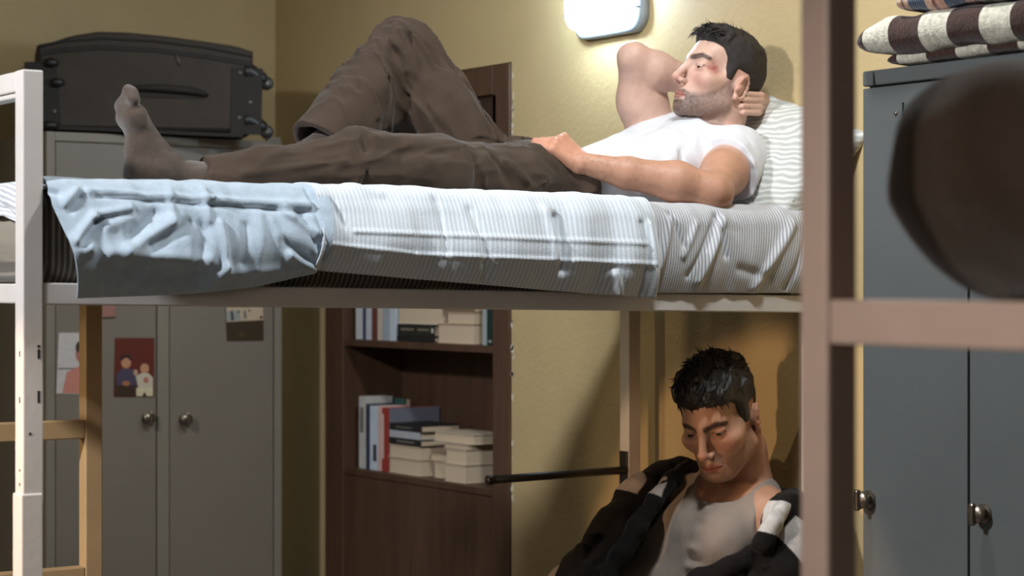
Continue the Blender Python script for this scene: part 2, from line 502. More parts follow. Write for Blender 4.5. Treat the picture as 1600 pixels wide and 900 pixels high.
# ------------------------------------------------------------------ the room
WX, WY = 3.45, 6.54            # head wall plane, wall behind the lockers
NY0, NY1, NZ1, ND = 5.04, 6.17, 2.055, 0.245   # bookcase niche in the head wall
def wall_with_niche():
    bm = bmesh.new()
    add_box(bm, WX, WX+0.3, -2.0, NY0, 0, 3.1)
    add_box(bm, WX, WX+0.3, NY1, WY+0.3, 0, 3.1)
    add_box(bm, WX, WX+0.3, NY0, NY1, NZ1, 3.1)
    add_box(bm, WX+ND, WX+0.3, NY0, NY1, 0, NZ1)
    return bm
tag(obj('wall_right', wall_with_niche(), M['wall']), kind='structure')
tag(box('wall_back', -2.5, WX, WY, WY+0.2, 0, 3.1, M['wall']), kind='structure')
tag(box('floor', -2.5, WX+0.3, -2.0, WY+0.2, -0.1, 0, M['floor']), kind='structure')
tag(box('ceiling', -2.5, WX+0.3, -2.0, WY+0.2, 3.1, 3.2, M['ceiling']), kind='structure')

# ------------------------------------------------------------------ bookcase built into the niche
g = 0.004
bc = empty('bookcase', (WX+0.1, (NY0+NY1)/2, 0), 'tall brown wooden bookcase set into the yellow wall behind the bunk', 'bookcase')
XB, XE = WX-0.006, WX+ND-0.006
yi0, yi1 = aX(772, 650, WX)[1], aX(538, 650, WX)[1]
zs1, zs2 = 1.205, 0.772
fl = box('side_panel', XB, XE, NY0+g, yi0, 0, NZ1-g, M['wood'], bc, 0.003)
box('side_panel', XB, XE, yi1, NY1-g, 0, NZ1-g, M['wood'], bc, 0.003)
box('back_panel', XE-0.012, XE, yi0, yi1, zs2, 1.62, M['wood'], bc)
box('shelf', XB+0.004, XE-0.012, yi0, yi1, zs1-0.022, zs1, M['wood'], bc, 0.002)
box('shelf', XB+0.002, XE-0.012, yi0, yi1, zs2-0.022, zs2, M['wood'], bc, 0.002)
ym = (yi0+yi1)/2
for y0, y1 in ((yi0, ym), (ym, yi1)):
    box('lower_door', XB+0.004, XB+0.024, y0+0.002, y1-0.002, 0.08, zs2-0.024, M['wood'], bc, 0.002)
box('plinth', XB+0.02, XE, yi0, yi1, 0, 0.08, M['wood_dark'], bc)
# closed upper part: frame with a recessed dark panel
zt = NZ1-g
py0, py1 = aX(778, 150, WX)[1], aX(545, 150, WX)[1]
pz0, pz1 = 1.62, aX(770, 148, WX)[2]
box('top_rail', XB, XB+0.03, yi0, yi1, pz1, zt, M['wood'], bc, 0.003)
box('bottom_rail', XB, XB+0.03, yi0, yi1, 1.60, pz0+0.03, M['wood'], bc, 0.003)
box('stile', XB, XB+0.03, yi0, py0, pz0+0.03, pz1, M['wood'], bc, 0.003)
box('stile', XB, XB+0.03, py1, yi1, pz0+0.03, pz1, M['wood'], bc, 0.003)
box('recessed_panel', XB+0.018, XB+0.03, py0, py1, pz0+0.03, pz1, M['wood_dark'], bc)

# small white card caught in the bookcase panel, just above the trousers
cy = aX(765, 231, WX-0.012)
tag(box('paper_card', WX-0.014, WX-0.008, cy[1]-0.03, cy[1]+0.032, cy[2]-0.03, cy[2]+0.014, mat('pale_card', (196, 206, 196), 0.7, 0.05)),
    'small pale card on the brown bookcase panel behind the bent knee', 'card')

# ------------------------------------------------------------------ books
PAPER = mat('cream_page_edges', (206, 186, 158), 0.9, 0.06, 30.0, stretch=(1, 1, 30))
COVERS = {}
def cover(rgb):
    if rgb not in COVERS: COVERS[rgb] = mat('book_cover_%02x%02x%02x' % rgb, rgb, 0.55, 0.08, 25.0)
    return COVERS[rgb]

def book(y0, y1, z0, z1, depth, rgb, label, group, x0=None, spine='front', upright=True, mark=None):
    """a book on a bookcase shelf; pages show at the front when the spine is turned away"""
    x0 = WX+0.02 if x0 is None else x0
    x1 = x0+depth
    b = empty('book', ((x0+x1)/2, (y0+y1)/2, z0), label, 'book', group)
    t = 0.0022
    cm = cover(rgb)
    bm = bmesh.new()
    if upright:
        add_box(bm, x0, x1, y0, y0+t, z0, z1); add_box(bm, x0, x1, y1-t, y1, z0, z1)
        sp = (x0, x0+t) if spine == 'front' else (x1-t, x1)
        add_box(bm, sp[0], sp[1], y0+t, y1-t, z0, z1)
        obj('cover', bm, cm, b)
        box('pages', x0+0.004, x1-0.004, y0+t, y1-t, z0+0.003, z1-0.003, PAPER, b)
    else:
        add_box(bm, x0, x1, y0, y1, z0, z0+t); add_box(bm, x0, x1, y0, y1, z1-t, z1)
        if spine == 'front': add_box(bm, x0, x0+t, y0, y1, z0+t, z1-t)
        elif spine == 'left': add_box(bm, x0, x1, y1-t, y1, z0+t, z1-t)
        else: add_box(bm, x1-t, x1, y0, y1, z0+t, z1-t)
        obj('cover', bm, cm, b)
        box('pages', x0+0.004, x1-0.004, y0+0.003, y1-0.003, z0+t, z1-t, PAPER, b)
    if mark:
        for (u0, u1, v0, v1, rgb2) in mark:
            bm = bmesh.new()
            add_box(bm, x0-0.0012, x0+0.0002, y1-(y1-y0)*u1, y1-(y1-y0)*u0, z0+(z1-z0)*v0, z0+(z1-z0)*v1)
            obj('spine_print', bm, cover(rgb2), b)
    return b

def yy(px, X): return aX(px, 650, X)[1]
def zz(px, py, X): return aX(px, py, X)[2]
XF = WX+0.022
G1 = 'books on the upper shelf'; G2 = 'books on the lower shelf'
# upper shelf, left to right: spines upright
up = [(556, 566, 474, (205, 205, 205), 'white upright book, leftmost on the upper bookcase shelf'),
      (567, 571, 474, (60, 70, 100), 'thin navy upright book on the upper shelf beside the leftmost white one'),
      (572, 580, 472, (200, 205, 212), 'white upright book between navy and dark red ones, upper shelf'),
      (581, 589, 472, (110, 62, 56), 'dark red upright book among white ones on the upper shelf'),
      (590, 597, 474, (205, 190, 172), 'cream upright book right of the dark red one, upper shelf'),
      (598, 608, 474, (165, 172, 180), 'pale grey upright book right of the cream one, upper shelf'),
      (609, 618, 474, (195, 205, 214), 'pale blue upright book leaning by the black flat books, upper shelf')]
for a, b_, top, rgb, lab in up:
    book(yy(b_, XF), yy(a, XF), zs1+0.001, zs1+0.001+0.155, 0.13, rgb, lab, G1, XF)
zA = zs1+0.001
yb0, yb1 = yy(679, XF), yy(618, XF)
book(yb0, yb1+0.004-0.012, zA, zA+0.018, 0.13, (34, 32, 30), 'black flat book at the bottom of the dark pile, upper shelf', G1, XF, upright=False)
book(yb0, yb1-0.012, zA+0.019, zA+0.056, 0.12, (40, 40, 36), 'thick black flat book with pale spine print, upper shelf', G1, XF, upright=False,
     mark=[(0.1, 0.45, 0.45, 0.65, (120, 110, 90)), (0.55, 0.85, 0.45, 0.65, (120, 110, 90)), (0.92, 0.97, 0.3, 0.7, (190, 185, 175))])
book(yy(690, XF), yb1-0.012, zA+0.057, zA+0.135, 0.125, (205, 196, 180), 'thick pale flat book on top of the black pile, upper shelf', G1, XF, spine='back', upright=False)
XG = XF-0.004
yc0, yc1 = yy(740, XG), yy(683, XG)
book(yc0, yc1, zA, zA+0.062, 0.12, (196, 172, 145), 'thick cream flat book under the others at the right of the upper shelf', G1, XG, spine='back', upright=False)
book(yc0, yy(698, XG), zA+0.063, zA+0.098, 0.11, (214, 188, 156), 'flat cream book, middle of the right pile on the upper shelf', G1, XG, spine='back', upright=False)
book(yy(738, XG), yy(690, XG), zA+0.099, zA+0.128, 0.12, (128, 104, 84), 'brown flat book on top of the right pile, upper shelf', G1, XG+0.006, upright=False)
book(yy(760, XG), yy(754, XG), zA, zA+0.16, 0.13, (160, 172, 170), 'pale grey green upright book near the right end, upper shelf', G1, XG)
book(yy(770, XG), yy(761, XG), zA, zA+0.16, 0.14, (30, 52, 48), 'dark green upright book, rightmost on the upper shelf', G1, XG, mark=[(0.3, 0.8, 0.05, 0.1, (150, 160, 150))])
# lower shelf
zB = zs2+0.001
def zt_(px, py): return zz(px, py, XF)
lo_ = [(561, 571, 619, (196, 192, 186), 0.105, 'tall pale grey upright book, leftmost on the lower shelf', [(0.2, 0.7, 0.5, 0.85, (120, 112, 104))]),
       (572, 577, 631, (52, 58, 82), 0.10, 'narrow navy upright book on the lower shelf', None),
       (578, 590, 634, (200, 210, 220), 0.105, 'pale blue upright book with a small dark mark, lower shelf', [(0.45, 0.85, 0.14, 0.4, (60, 62, 70))]),
       (591, 596, 634, (220, 180, 170), 0.105, 'pink white upright book beside the red spine, lower shelf', None),
       (597, 606, 637, (158, 58, 48), 0.2, 'red spined upright book with grey cover on the lower shelf', [(0.0, 0.3, 0.2, 0.9, (210, 190, 180))])]
for a, b_, top, rgb, dep, lab, mk in lo_:
    bk = book(yy(b_, XF), yy(a, XF), zB, zt_(a, top), dep, rgb, lab, G2, XF, mark=mk)
    if 'red spined' in lab: box('front_cover', XF+0.006, XF+dep, yy(b_, XF)-0.0012, yy(b_, XF)+0.0005, zB, zt_(a, top), cover((120, 122, 132)), bk)
# a teal book standing across the back of the row
tb = empty('book', (XF+0.12, (yy(634, XF+0.12)+yy(598, XF+0.12))/2, zB), 'teal book standing at the back of the lower shelf behind the row', 'book', G2)
ty0, ty1, tz1 = yy(634, XF+0.12), yy(598, XF+0.12), zz(610, 621, XF+0.12)
box('cover', XF+0.115, XF+0.119, ty0, ty1, zB, tz1, cover((58, 92, 86)), tb)
box('pages', XF+0.119, XF+0.138, ty0+0.003, ty1-0.003, zB+0.003, tz1-0.003, PAPER, tb)
y0, y1 = yy(660, XF), yy(607, XF)
y0b = yy(656, XF)
h0 = 0.0
def flat(ya, yb, za, zb, rgb, lab, x=XF, spine='back', dep=0.12, mark=None):
    return book(ya, yb, za, zb, dep, rgb, lab, G2, x, spine=spine, upright=False, mark=mark)
fz = lambda px, py: zz(px, py, XF)
flat(y0b, y1, zB, fz(640, 718)-0.0, (196, 176, 150), 'cream flat book at the bottom of the pile by the red book')
zc = fz(640, 718)
flat(y0b, y1, zc+0.001, fz(640, 697), (198, 178, 152), 'cream flat book second from the bottom beside the red book')
zc = fz(640, 697)
flat(yy(657, XF), y1-0.006, zc+0.001, zc+0.022, (36, 34, 34), 'black flat book above the two cream ones, lower shelf', spine='front', dep=0.15, mark=[(0.25, 0.8, 0.4, 0.65, (120, 116, 110))])
flat(yy(656, XF), y1-0.006, zc+0.023, zc+0.046, (176, 178, 184), 'pale grey flat book between two black ones, lower shelf', spine='front')
flat(yy(658, XF), y1-0.008, zc+0.047, zc+0.069, (38, 36, 36), 'black flat book on top of the pile by the red book', spine='front', dep=0.15, mark=[(0.2, 0.7, 0.4, 0.6, (110, 104, 100))])
XR = XF-0.006
rz = lambda px, py: zz(px, py, XR)
flat(yy(699, XF+0.03), yy(677, XF+0.03), zB, zB+0.052, (200, 180, 155), 'short cream block of a book between the two lower shelf piles', x=XF+0.03)
flat(yy(700, XF+0.03), yy(672, XF+0.03), zB+0.053, zB+0.078, (188, 166, 140), 'cream flat book on the short block between the piles', x=XF+0.03)
yr0, yr1 = yy(727, XR), yy(694, XR)
zr = [zB, rz(720, 727), rz(720, 703)]
flat(yr0, yr1, zr[0], zr[1], (204, 186, 162), 'thick cream flat book at the bottom right of the lower shelf', x=XR, dep=0.14)
flat(yr0, yr1-0.003, zr[1]+0.001, zr[2], (208, 190, 166), 'cream flat book on the bottom right one, lower shelf', x=XR+0.002, dep=0.14)
flat(yr0, yr1+0.01, zr[2]+0.001, zr[2]+0.016, (186, 168, 148), 'thin cream flat book third from the bottom in the right pile', x=XR+0.004, dep=0.14)
flat(yy(735, XF), yy(671, XF)-0.005, zr[2]+0.017, zr[2]+0.048, (212, 194, 170), 'wide cream flat book topping the right pile, lower shelf', x=XF+0.012, dep=0.13)

chip_m = mat('bare_white_plaster', (214, 204, 178), 0.9, 0.06, 80.0)
rng_c = np.random.default_rng(4); bm = bmesh.new()
for k in range(34):
    z = 0.7+1.33*rng_c.random(); r = 0.003+0.006*rng_c.random(); yc_ = NY0-0.004-0.006*rng_c.random()
    v = [bm.verts.new((WX-0.0008, yc_+r*(0.5+0.6*rng_c.random())*math.cos(a), z+r*(0.7+1.2*rng_c.random())*math.sin(a))) for a in np.linspace(0, 2*math.pi, 8)[:-1]]
    bm.faces.new(v)
ch_ = obj('plaster_chips', bm, chip_m, bpy.data.objects['wall_right']); ch_['kind'] = 'stuff'

# ------------------------------------------------------------------ grey double locker under the suitcase
LY = 6.05
lx0, lx1, lzt = aY(72, 210, LY)[0], aY(440, 222, LY)[0], 1.866
lk = empty('locker', ((lx0+lx1)/2, LY+0.22, 0), 'grey two door metal locker under the suitcase behind the bunk', 'locker')
def xl(px): return aY(px, 600, LY)[0]
bm = bmesh.new()
add_box(bm, lx0, lx1, LY+0.02, LY+0.45, 0.05, lzt-0.004)
obj('body', bm, M['locker'], lk, bevel=0.003)
zd1 = aY(257, 228, LY)[2]
# face frame
bm = bmesh.new()
add_box(bm, lx0, xl(86), LY-0.002, LY+0.02, 0.05, lzt)
add_box(bm, xl(429), lx1, LY-0.002, LY+0.02, 0.05, lzt)
add_box(bm, xl(246), xl(264), LY-0.002, LY+0.02, 0.05, zd1)
add_box(bm, xl(86), xl(429), LY-0.002, LY+0.02, zd1+0.002, lzt)
add_box(bm, xl(86), xl(429), LY-0.002, LY+0.02, 0.05, 0.14)
obj('face_frame', bm, M['locker_edge'], lk, bevel=0.002)
# raised rear edge of the top on the right
box('top_lip', lx1-0.05, lx1, LY+0.005, LY+0.02, lzt, lzt+0.014, M['locker_edge'], lk, 0.002)
def knob(px, py, plane, parent, size=1.0):
    if plane == 'Y':
        c = aY(px, py, LY+0.004); ax = np.array([0, -1.0, 0]); s1 = np.array([1.0, 0, 0])
    else:
        c = aX(px, py, BX+0.0); ax = np.array([-1.0, 0, 0]); s1 = np.array([0, 1.0, 0])
    bm = bmesh.new()
    add_lathe(bm, c, ax, [(-0.002, 0.019*size), (0.004, 0.019*size), (0.006, 0.010*size), (0.016, 0.010*size), (0.019, 0.018*size), (0.028, 0.019*size), (0.032, 0.014*size), (0.033, 0.004)], 20)
    k = obj('knob', bm, M['chrome'], parent, smooth=True)
    m = k.modifiers.new('edges', 'EDGE_SPLIT'); m.split_angle = math.radians(35)
    # finger lever across the knob
    bm = bmesh.new()
    up_ = np.array([0, 0, 1.0])
    a = c+ax*0.034-up_*0.022*size; b = c+ax*0.034+up_*0.022*size
    add_beam(bm, a, b, 0.012*size, 0.012)
    obj('lever', bm, M['chrome'], parent, bevel=0.004)
for i, (pa, pb, kp) in enumerate(((87, 245, (229, 653)), (265, 428, (287, 655)))):
    d = box('door', xl(pa)+0.001, xl(pb)-0.001, LY+0.003, LY+0.02, 0.142, zd1, M['locker'], lk, 0.002)
    knob(kp[0], kp[1], 'Y', d)

# prints stuck on the locker doors: thin cards with figures printed on them
def shape(bm, pts, y, mi):
    v = [bm.verts.new((*aY(p[0], p[1], y),)) for p in pts]
    f = bm.faces.new(v); f.material_index = mi
def oval(cx, cy, rx, ry, n=14): return [(cx+rx*math.cos(2*math.pi*k/n), cy+ry*math.sin(2*math.pi*k/n)) for k in range(n)]
def flatmat(n, c): return mat(n, c, 0.45, 0.08, 60.0)
def photo(corners, base, shapes, label, edge=(150, 135, 120)):
    y = LY+0.0012
    t = empty('photograph', tuple(aY(sum(c[0] for c in corners)/4, max(c[1] for c in corners), y)), label, 'photograph', None)
    bm = bmesh.new()
    P = [aY(c[0], c[1], y-0.0008) for c in corners]
    add_hexa(bm, [p+np.array([0, 0.0025, 0]) for p in P]+P)
    obj('print', bm, flatmat('print_'+label.split()[0], base), t)
    bm = bmesh.new(); mats = []
    for i, (pts, c) in enumerate(shapes):
        shape(bm, pts, y-0.0012-0.00012*i, i); mats.append(flatmat('ink', c))
    me = bpy.data.meshes.new('picture'); bm.to_mesh(me); bm.free()
    link_mesh('picture', me, mats, t)
    return t
photo([(178, 620), (241, 620), (241, 528), (180, 528)], (96, 34, 20), [
    ([(179, 590), (240, 590), (240, 619), (179, 619)], (70, 40, 24)),
    (oval(197, 566, 8, 10), (176, 122, 88)), (oval(197, 560, 9, 6), (52, 30, 22)), (oval(197, 567, 6.5, 8), (188, 134, 100)),
    ([(182, 584), (190, 576), (205, 576), (213, 586), (213, 602), (182, 602)], (74, 64, 84)),
    ([(183, 602), (212, 602), (211, 619), (200, 619), (198, 608), (195, 619), (183, 619)], (58, 40, 28)),
    (oval(197, 599, 6, 4), (160, 104, 72)),
    (oval(226, 574, 8, 9), (86, 52, 34)), (oval(226, 576, 7, 8), (190, 138, 104)),
    ([(212, 588), (220, 583), (232, 583), (239, 590), (239, 606), (216, 606)], (196, 182, 160)), (oval(212, 582, 3.5, 5), (184, 150, 124)),
    ([(213, 606), (239, 605), (239, 619), (229, 619), (226, 612), (222, 619), (213, 619)], (204, 190, 156)),
    (oval(228, 594, 4, 5), (176, 112, 92))],
    'photograph of two small children on a red backdrop, on the locker')
photo([(88, 615), (128, 616), (130, 520), (92, 520)], (198, 190, 184), [
    ([(90, 575), (129, 575), (128, 577), (90, 577)], (96, 86, 80)),
    ([(97, 614), (104, 582), (118, 574), (129, 572), (128, 615)], (196, 128, 112)),
    (oval(127, 553, 9, 14), (168, 110, 90)), (oval(127, 543, 9, 11), (60, 44, 38)), (oval(128, 556, 7, 10), (178, 118, 98))],
    'pale photograph of a person in pink on the left locker door')
photo([(355, 533), (412, 532), (411, 478), (352, 479)], (58, 44, 26), [
    ([(353, 480), (411, 479), (411.5, 500), (354, 503)], (190, 168, 140)),
    ([(353.5, 486), (372, 484), (378, 501), (354, 502)], (150, 150, 140)),
    ([(360, 486), (364, 486), (366, 500), (361, 501)], (62, 66, 74)), ([(372, 485), (375, 485), (374, 490), (372, 490)], (50, 54, 66)),
    ([(380, 486), (384, 485), (386, 498), (381, 498)], (120, 116, 120)), ([(388, 484), (391, 484), (391, 487), (388, 487)], (44, 40, 50)),
    (oval(408, 496, 2.4, 2.2), (44, 30, 20)), ([(370, 520), (380, 516), (384, 524), (376, 527)], (72, 58, 34))],
    'dark landscape photograph high on the right locker door')
photo([(160, 498), (180, 497), (180, 470), (160, 471)], (156, 108, 96), [([(160, 495.5), (180, 494.5), (180, 497), (160, 498)], (70, 50, 42))],
    'small pinkish print high on the left locker door under the bed rail')

# ------------------------------------------------------------------ suitcase lying on the locker
SY = 6.0
TH = math.radians(20)            # the case lies askew on the locker
PV = aY(228, 140, SY)
EX = np.array([math.cos(TH), -math.sin(TH), 0]); EY = np.array([math.sin(TH), math.cos(TH), 0])
def aS(px, py, Y=SY):
    """point on the plane of the side of the case, in the case's own axes"""
    d = ray(px, py); q = CAM+d*(((PV-CAM)@EY+(Y-SY))/(d@EY))-PV
    return PV+np.array([q@EX, q@EY, q[2]])
sc_ = empty('suitcase', tuple(PV*np.array([1, 1, 0])+np.array([0, 0, lzt])), 'dark brown fabric suitcase lying on top of the grey locker', 'suitcase')
sc_.rotation_euler = (0, 0, -TH)
sx0, sx1 = aS(58, 140, SY)[0], aS(397, 150, SY)[0]
sz0 = lzt+0.012
def suitcase_body():
    # outline of the big side face: straight base, swollen lid
    n = 28; pts_top = []
    prof = [(0.0, 0.262), (0.06, 0.272), (0.16, 0.297), (0.28, 0.312), (0.42, 0.312), (0.6, 0.303), (0.78, 0.29), (0.92, 0.278), (1.0, 0.262)]
    xs = [p[0] for p in prof]; zs = [p[1] for p in prof]
    bm = bmesh.new(); rings = []
    for yk, sh in ((0.0, 0.012), (0.012, 0.003), (0.03, 0.0), (0.34, 0.0), (0.38, 0.008), (0.39, 0.02)):
        ring = []
        for k in range(n+1):
            u = k/n; x = sx0+(sx1-sx0)*u
            z = sz0+np.interp(u, xs, zs)-sh
            x = min(max(x, sx0+sh), sx1-sh)
            ring.append(bm.verts.new((x, SY+yk, z)))
        for k in range(n, -1, -1):
            u = k/n; x = sx0+(sx1-sx0)*u; x = min(max(x, sx0+sh), sx1-sh)
            ring.append(bm.verts.new((x, SY+yk, sz0+sh)))
        rings.append(ring)
    for a, b in zip(rings[:-1], rings[1:]):
        m = len(a)
        for k in range(m): bm.faces.new((a[k], a[(k+1) % m], b[(k+1) % m], b[k]))
    bm.faces.new(rings[0]); bm.faces.new(rings[-1][::-1])
    return bm
obj('body', suitcase_body(), M['case'], sc_, bevel=0.004)
def sx(px, py=150): return aS(px, py, SY)
def strip(name, pts, w, y, m, depth=0.006):
    bm = bmesh.new()
    for a, b in zip(pts[:-1], pts[1:]):
        A = aS(a[0], a[1], SY); B_ = aS(b[0], b[1], SY)
        A[1] = B_[1] = y
        add_beam(bm, A, B_, depth, w)
    return obj(name, bm, m, sc_, bevel=0.0015)
# lid zipper band, piping, lower binding
strip('zipper', [(62, 84), (100, 78), (160, 74), (240, 78), (320, 88), (392, 100)], 0.016, SY-0.001, M['case_dark'])
strip('piping', [(60, 72), (100, 64), (160, 60), (240, 64), (320, 74), (394, 88)], 0.007, SY-0.002, M['case_dark'], 0.01)
strip('piping', [(75, 199), (200, 204), (300, 209), (380, 212)], 0.012, SY-0.002, M['case_dark'], 0.01)
strip('corner_guard', [(63, 96), (70, 200)], 0.10, SY-0.001, M['case_dark'], 0.004)
strip('corner_guard', [(386, 106), (384, 210)], 0.10, SY-0.001, M['case_dark'], 0.004)
# carry handle
hp = [aS(px, py, SY-0.012) for px, py in ((208, 140), (216, 137), (240, 137), (270, 139), (300, 142), (318, 146), (324, 149))]
hp[0][1] += 0.014; hp[-1][1] += 0.014
tube('carry_handle', hp, [0.006, 0.009, 0.012, 0.013, 0.012, 0.009, 0.006], M['case_dark'], sc_)
box('handle_plate', hp[2][0]-0.05, hp[2][0]+0.16, SY-0.003, SY+0.002, hp[3][2]-0.028, hp[3][2]-0.012, M['case_dark'], sc_)
# zip pull, rivets
a = aS(276, 86, SY-0.004); b_ = aS(281, 102, SY-0.004)
tube('zip_pull', [a, b_], 0.0035, mat('grey_metal', (120, 112, 100), 0.4, 0.1, metal=0.5), sc_, 8)
for px, py in ((375, 114), (374, 184), (391, 160), (85, 174), (88, 129)):
    bm = bmesh.new(); add_lathe(bm, aS(px, py, SY-0.002), (0, -1, 0), [(0, 0.006), (0.003, 0.006), (0.006, 0.003), (0.007, 0.0005)], 12)
    obj('rivet', bm, mat('steel_rivet', (150, 146, 136), 0.35, 0.0, metal=0.6), sc_, smooth=True)
# feet at the left end
for px, py, w in ((83, 98, 12), (92, 129, 12), (82, 196, 14)):
    a = aS(px-w, py, SY-0.006); b_ = aS(px+w*0.7, py, SY-0.006)
    tube('foot_stud', [a, (a+b_)/2, b_], [0.012, 0.016, 0.008], M['plastic'], sc_, 10)
# wheels at the right end
for py in (110, 186):
    m0 = aS(392, py+2, SY); m1 = aS(412, py+12, SY); wc = aS(418, py+20, SY)
    m0[1] += 0.02; m1[1] += 0.02; wc[1] += 0.02
    bm = bmesh.new()
    add_tube(bm, [m0+np.array([-0.02, 0, 0]), m0, m1, wc], [0.03, 0.028, 0.02, 0.013], 12)
    obj('wheel_housing', bm, M['plastic'], sc_, smooth=True)
    bm = bmesh.new()
    add_lathe(bm, wc+np.array([0, -0.014, 0]), (0, 1, 0), [(0, 0.005), (0.001, 0.016), (0.004, 0.021), (0.022, 0.021), (0.026, 0.016), (0.027, 0.005)], 20)
    w_ = obj('wheel', bm, M['plastic'], sc_, smooth=True)
    bm = bmesh.new(); add_lathe(bm, wc+np.array([0, -0.017, 0]), (0, 1, 0), [(0, 0.004), (0.003, 0.005), (0.004, 0.005)], 10)
    obj('axle', bm, M['chrome'], w_)

# ------------------------------------------------------------------ bulkhead lamp on the head wall
lc = aX(961, -8, WX); 
lamp = empty('wall_lamp', (WX, lc[1], lc[2]-0.12), 'lit rounded bulkhead lamp with a wire guard on the yellow wall', 'lamp')
def rrect(cy, cz, hy, hz, r, n=6):
    out = []
    for sy, sz, a0 in ((1, 1, 0), (-1, 1, 90), (-1, -1, 180), (1, -1, 270)):
        for k in range(n+1):
            a = math.radians(a0+90*k/n)
            out.append((cy+sy*(hy-r)+r*math.cos(a), cz+sz*(hz-r)+r*math.sin(a)))
    return out
def lofted(name, secs, m, parent, smooth=True):
    bm = bmesh.new(); rings = []
    for x, hy, hz, r in secs:
        rings.append([bm.verts.new((x, y, z)) for y, z in rrect(lc[1], lc[2], hy, hz, r)])
    for a, b in zip(rings[:-1], rings[1:]):
        for k in range(len(a)): bm.faces.new((a[k], a[(k+1) % len(a)], b[(k+1) % len(a)], b[k]))
    bm.faces.new(rings[0]); bm.faces.new(rings[-1])
    return obj(name, bm, m, parent, smooth=smooth)
glow = bpy.data.materials.new('lit_diffuser'); glow.use_nodes = True
gb = glow.node_tree.nodes['Principled BSDF']; gb.inputs['Base Color'].default_value = (0.9, 0.93, 1, 1)
gb.inputs['Emission Color'].default_value = (0.62, 0.82, 1.0, 1); gb.inputs['Emission Strength'].default_value = 66.0
hy, hz = 0.155, 0.115
lofted('base', [(WX-0.001, hy, hz, 0.05), (WX-0.028, hy, hz, 0.05), (WX-0.034, hy-0.006, hz-0.006, 0.05)], mat('grey_lamp_housing', (150, 160, 170), 0.5, 0.05), lamp)
lofted('diffuser', [(WX-0.030, hy-0.018, hz-0.018, 0.05), (WX-0.075, hy-0.022, hz-0.022, 0.05), (WX-0.092, hy-0.045, hz-0.045, 0.04)], glow, lamp)
wm = mat('grey_guard_wire', (120, 126, 132), 0.4, 0.0, metal=0.6)
for fz_ in (-0.45, 0.45):
    zc_ = lc[2]+hz*fz_*1.0
    tube('guard_wire', [(WX-0.03, lc[1]-hy+0.004, zc_), (WX-0.085, lc[1]-hy+0.03, zc_), (WX-0.1, lc[1], zc_), (WX-0.085, lc[1]+hy-0.03, zc_), (WX-0.03, lc[1]+hy-0.004, zc_)], 0.0025, wm, lamp, 8)

# ------------------------------------------------------------------ blue-grey locker on the right
BX = 3.0
by1 = aX(1347, 500, BX)[1]; bzt = 1.836
yseam = aX(1513, 500, BX)[1]
bl = empty('locker', (BX+0.22, by1-0.4, 0), 'blue grey metal locker at the right under folded blankets', 'locker')
y_end = yseam-(by1-yseam)-0.02
box('body', BX+0.02, WX-0.01, y_end, by1, 0.05, bzt-0.03, M['blue_locker'], bl, 0.003)
bm = bmesh.new()
add_box(bm, BX, WX-0.01, y_end, by1, 1.802+0.002, bzt)
obj('top_rim', bm, M['blue_locker'], bl, bevel=0.004)
bm = bmesh.new(); yc = aX(1365, 130, BX)[1]; 
add_hexa(bm, [(BX-0.001, yc-0.006, 1.8035), (BX-0.001, yc+0.001, 1.8035), (BX+0.004, yc+0.001, 1.8035), (BX+0.004, yc-0.006, 1.8035),
              (BX-0.001, yc-0.001, 1.832), (BX-0.001, yc+0.001, 1.832), (BX+0.004, yc+0.001, 1.832), (BX+0.004, yc-0.001, 1.832)])
obj('rim_notch', bm, M['slot'], bl)
for ya, yb, kp in ((yseam+0.003, by1-0.002, (1358, 780)), (y_end+0.004, yseam-0.003, (1538, 802))):
    d = box('door', BX, BX+0.02, ya, yb, 0.14, 1.80, M['blue_locker'], bl, 0.0025)
    knob(kp[0], kp[1], 'X', d)
# name card holder edge and rivet on the first door
a = aX(1411, 160, BX-0.001); b_ = aX(1411, 182, BX-0.001)
bm = bmesh.new(); add_beam(bm, a, b_, 0.003, 0.003); obj('card_holder', bm, M['slot'], bl)
bm = bmesh.new(); add_lathe(bm, aX(1400, 177, BX), (-1, 0, 0), [(0, 0.005), (0.002, 0.004), (0.003, 0.001)], 10); obj('rivet', bm, M['chrome'], bl, smooth=True)

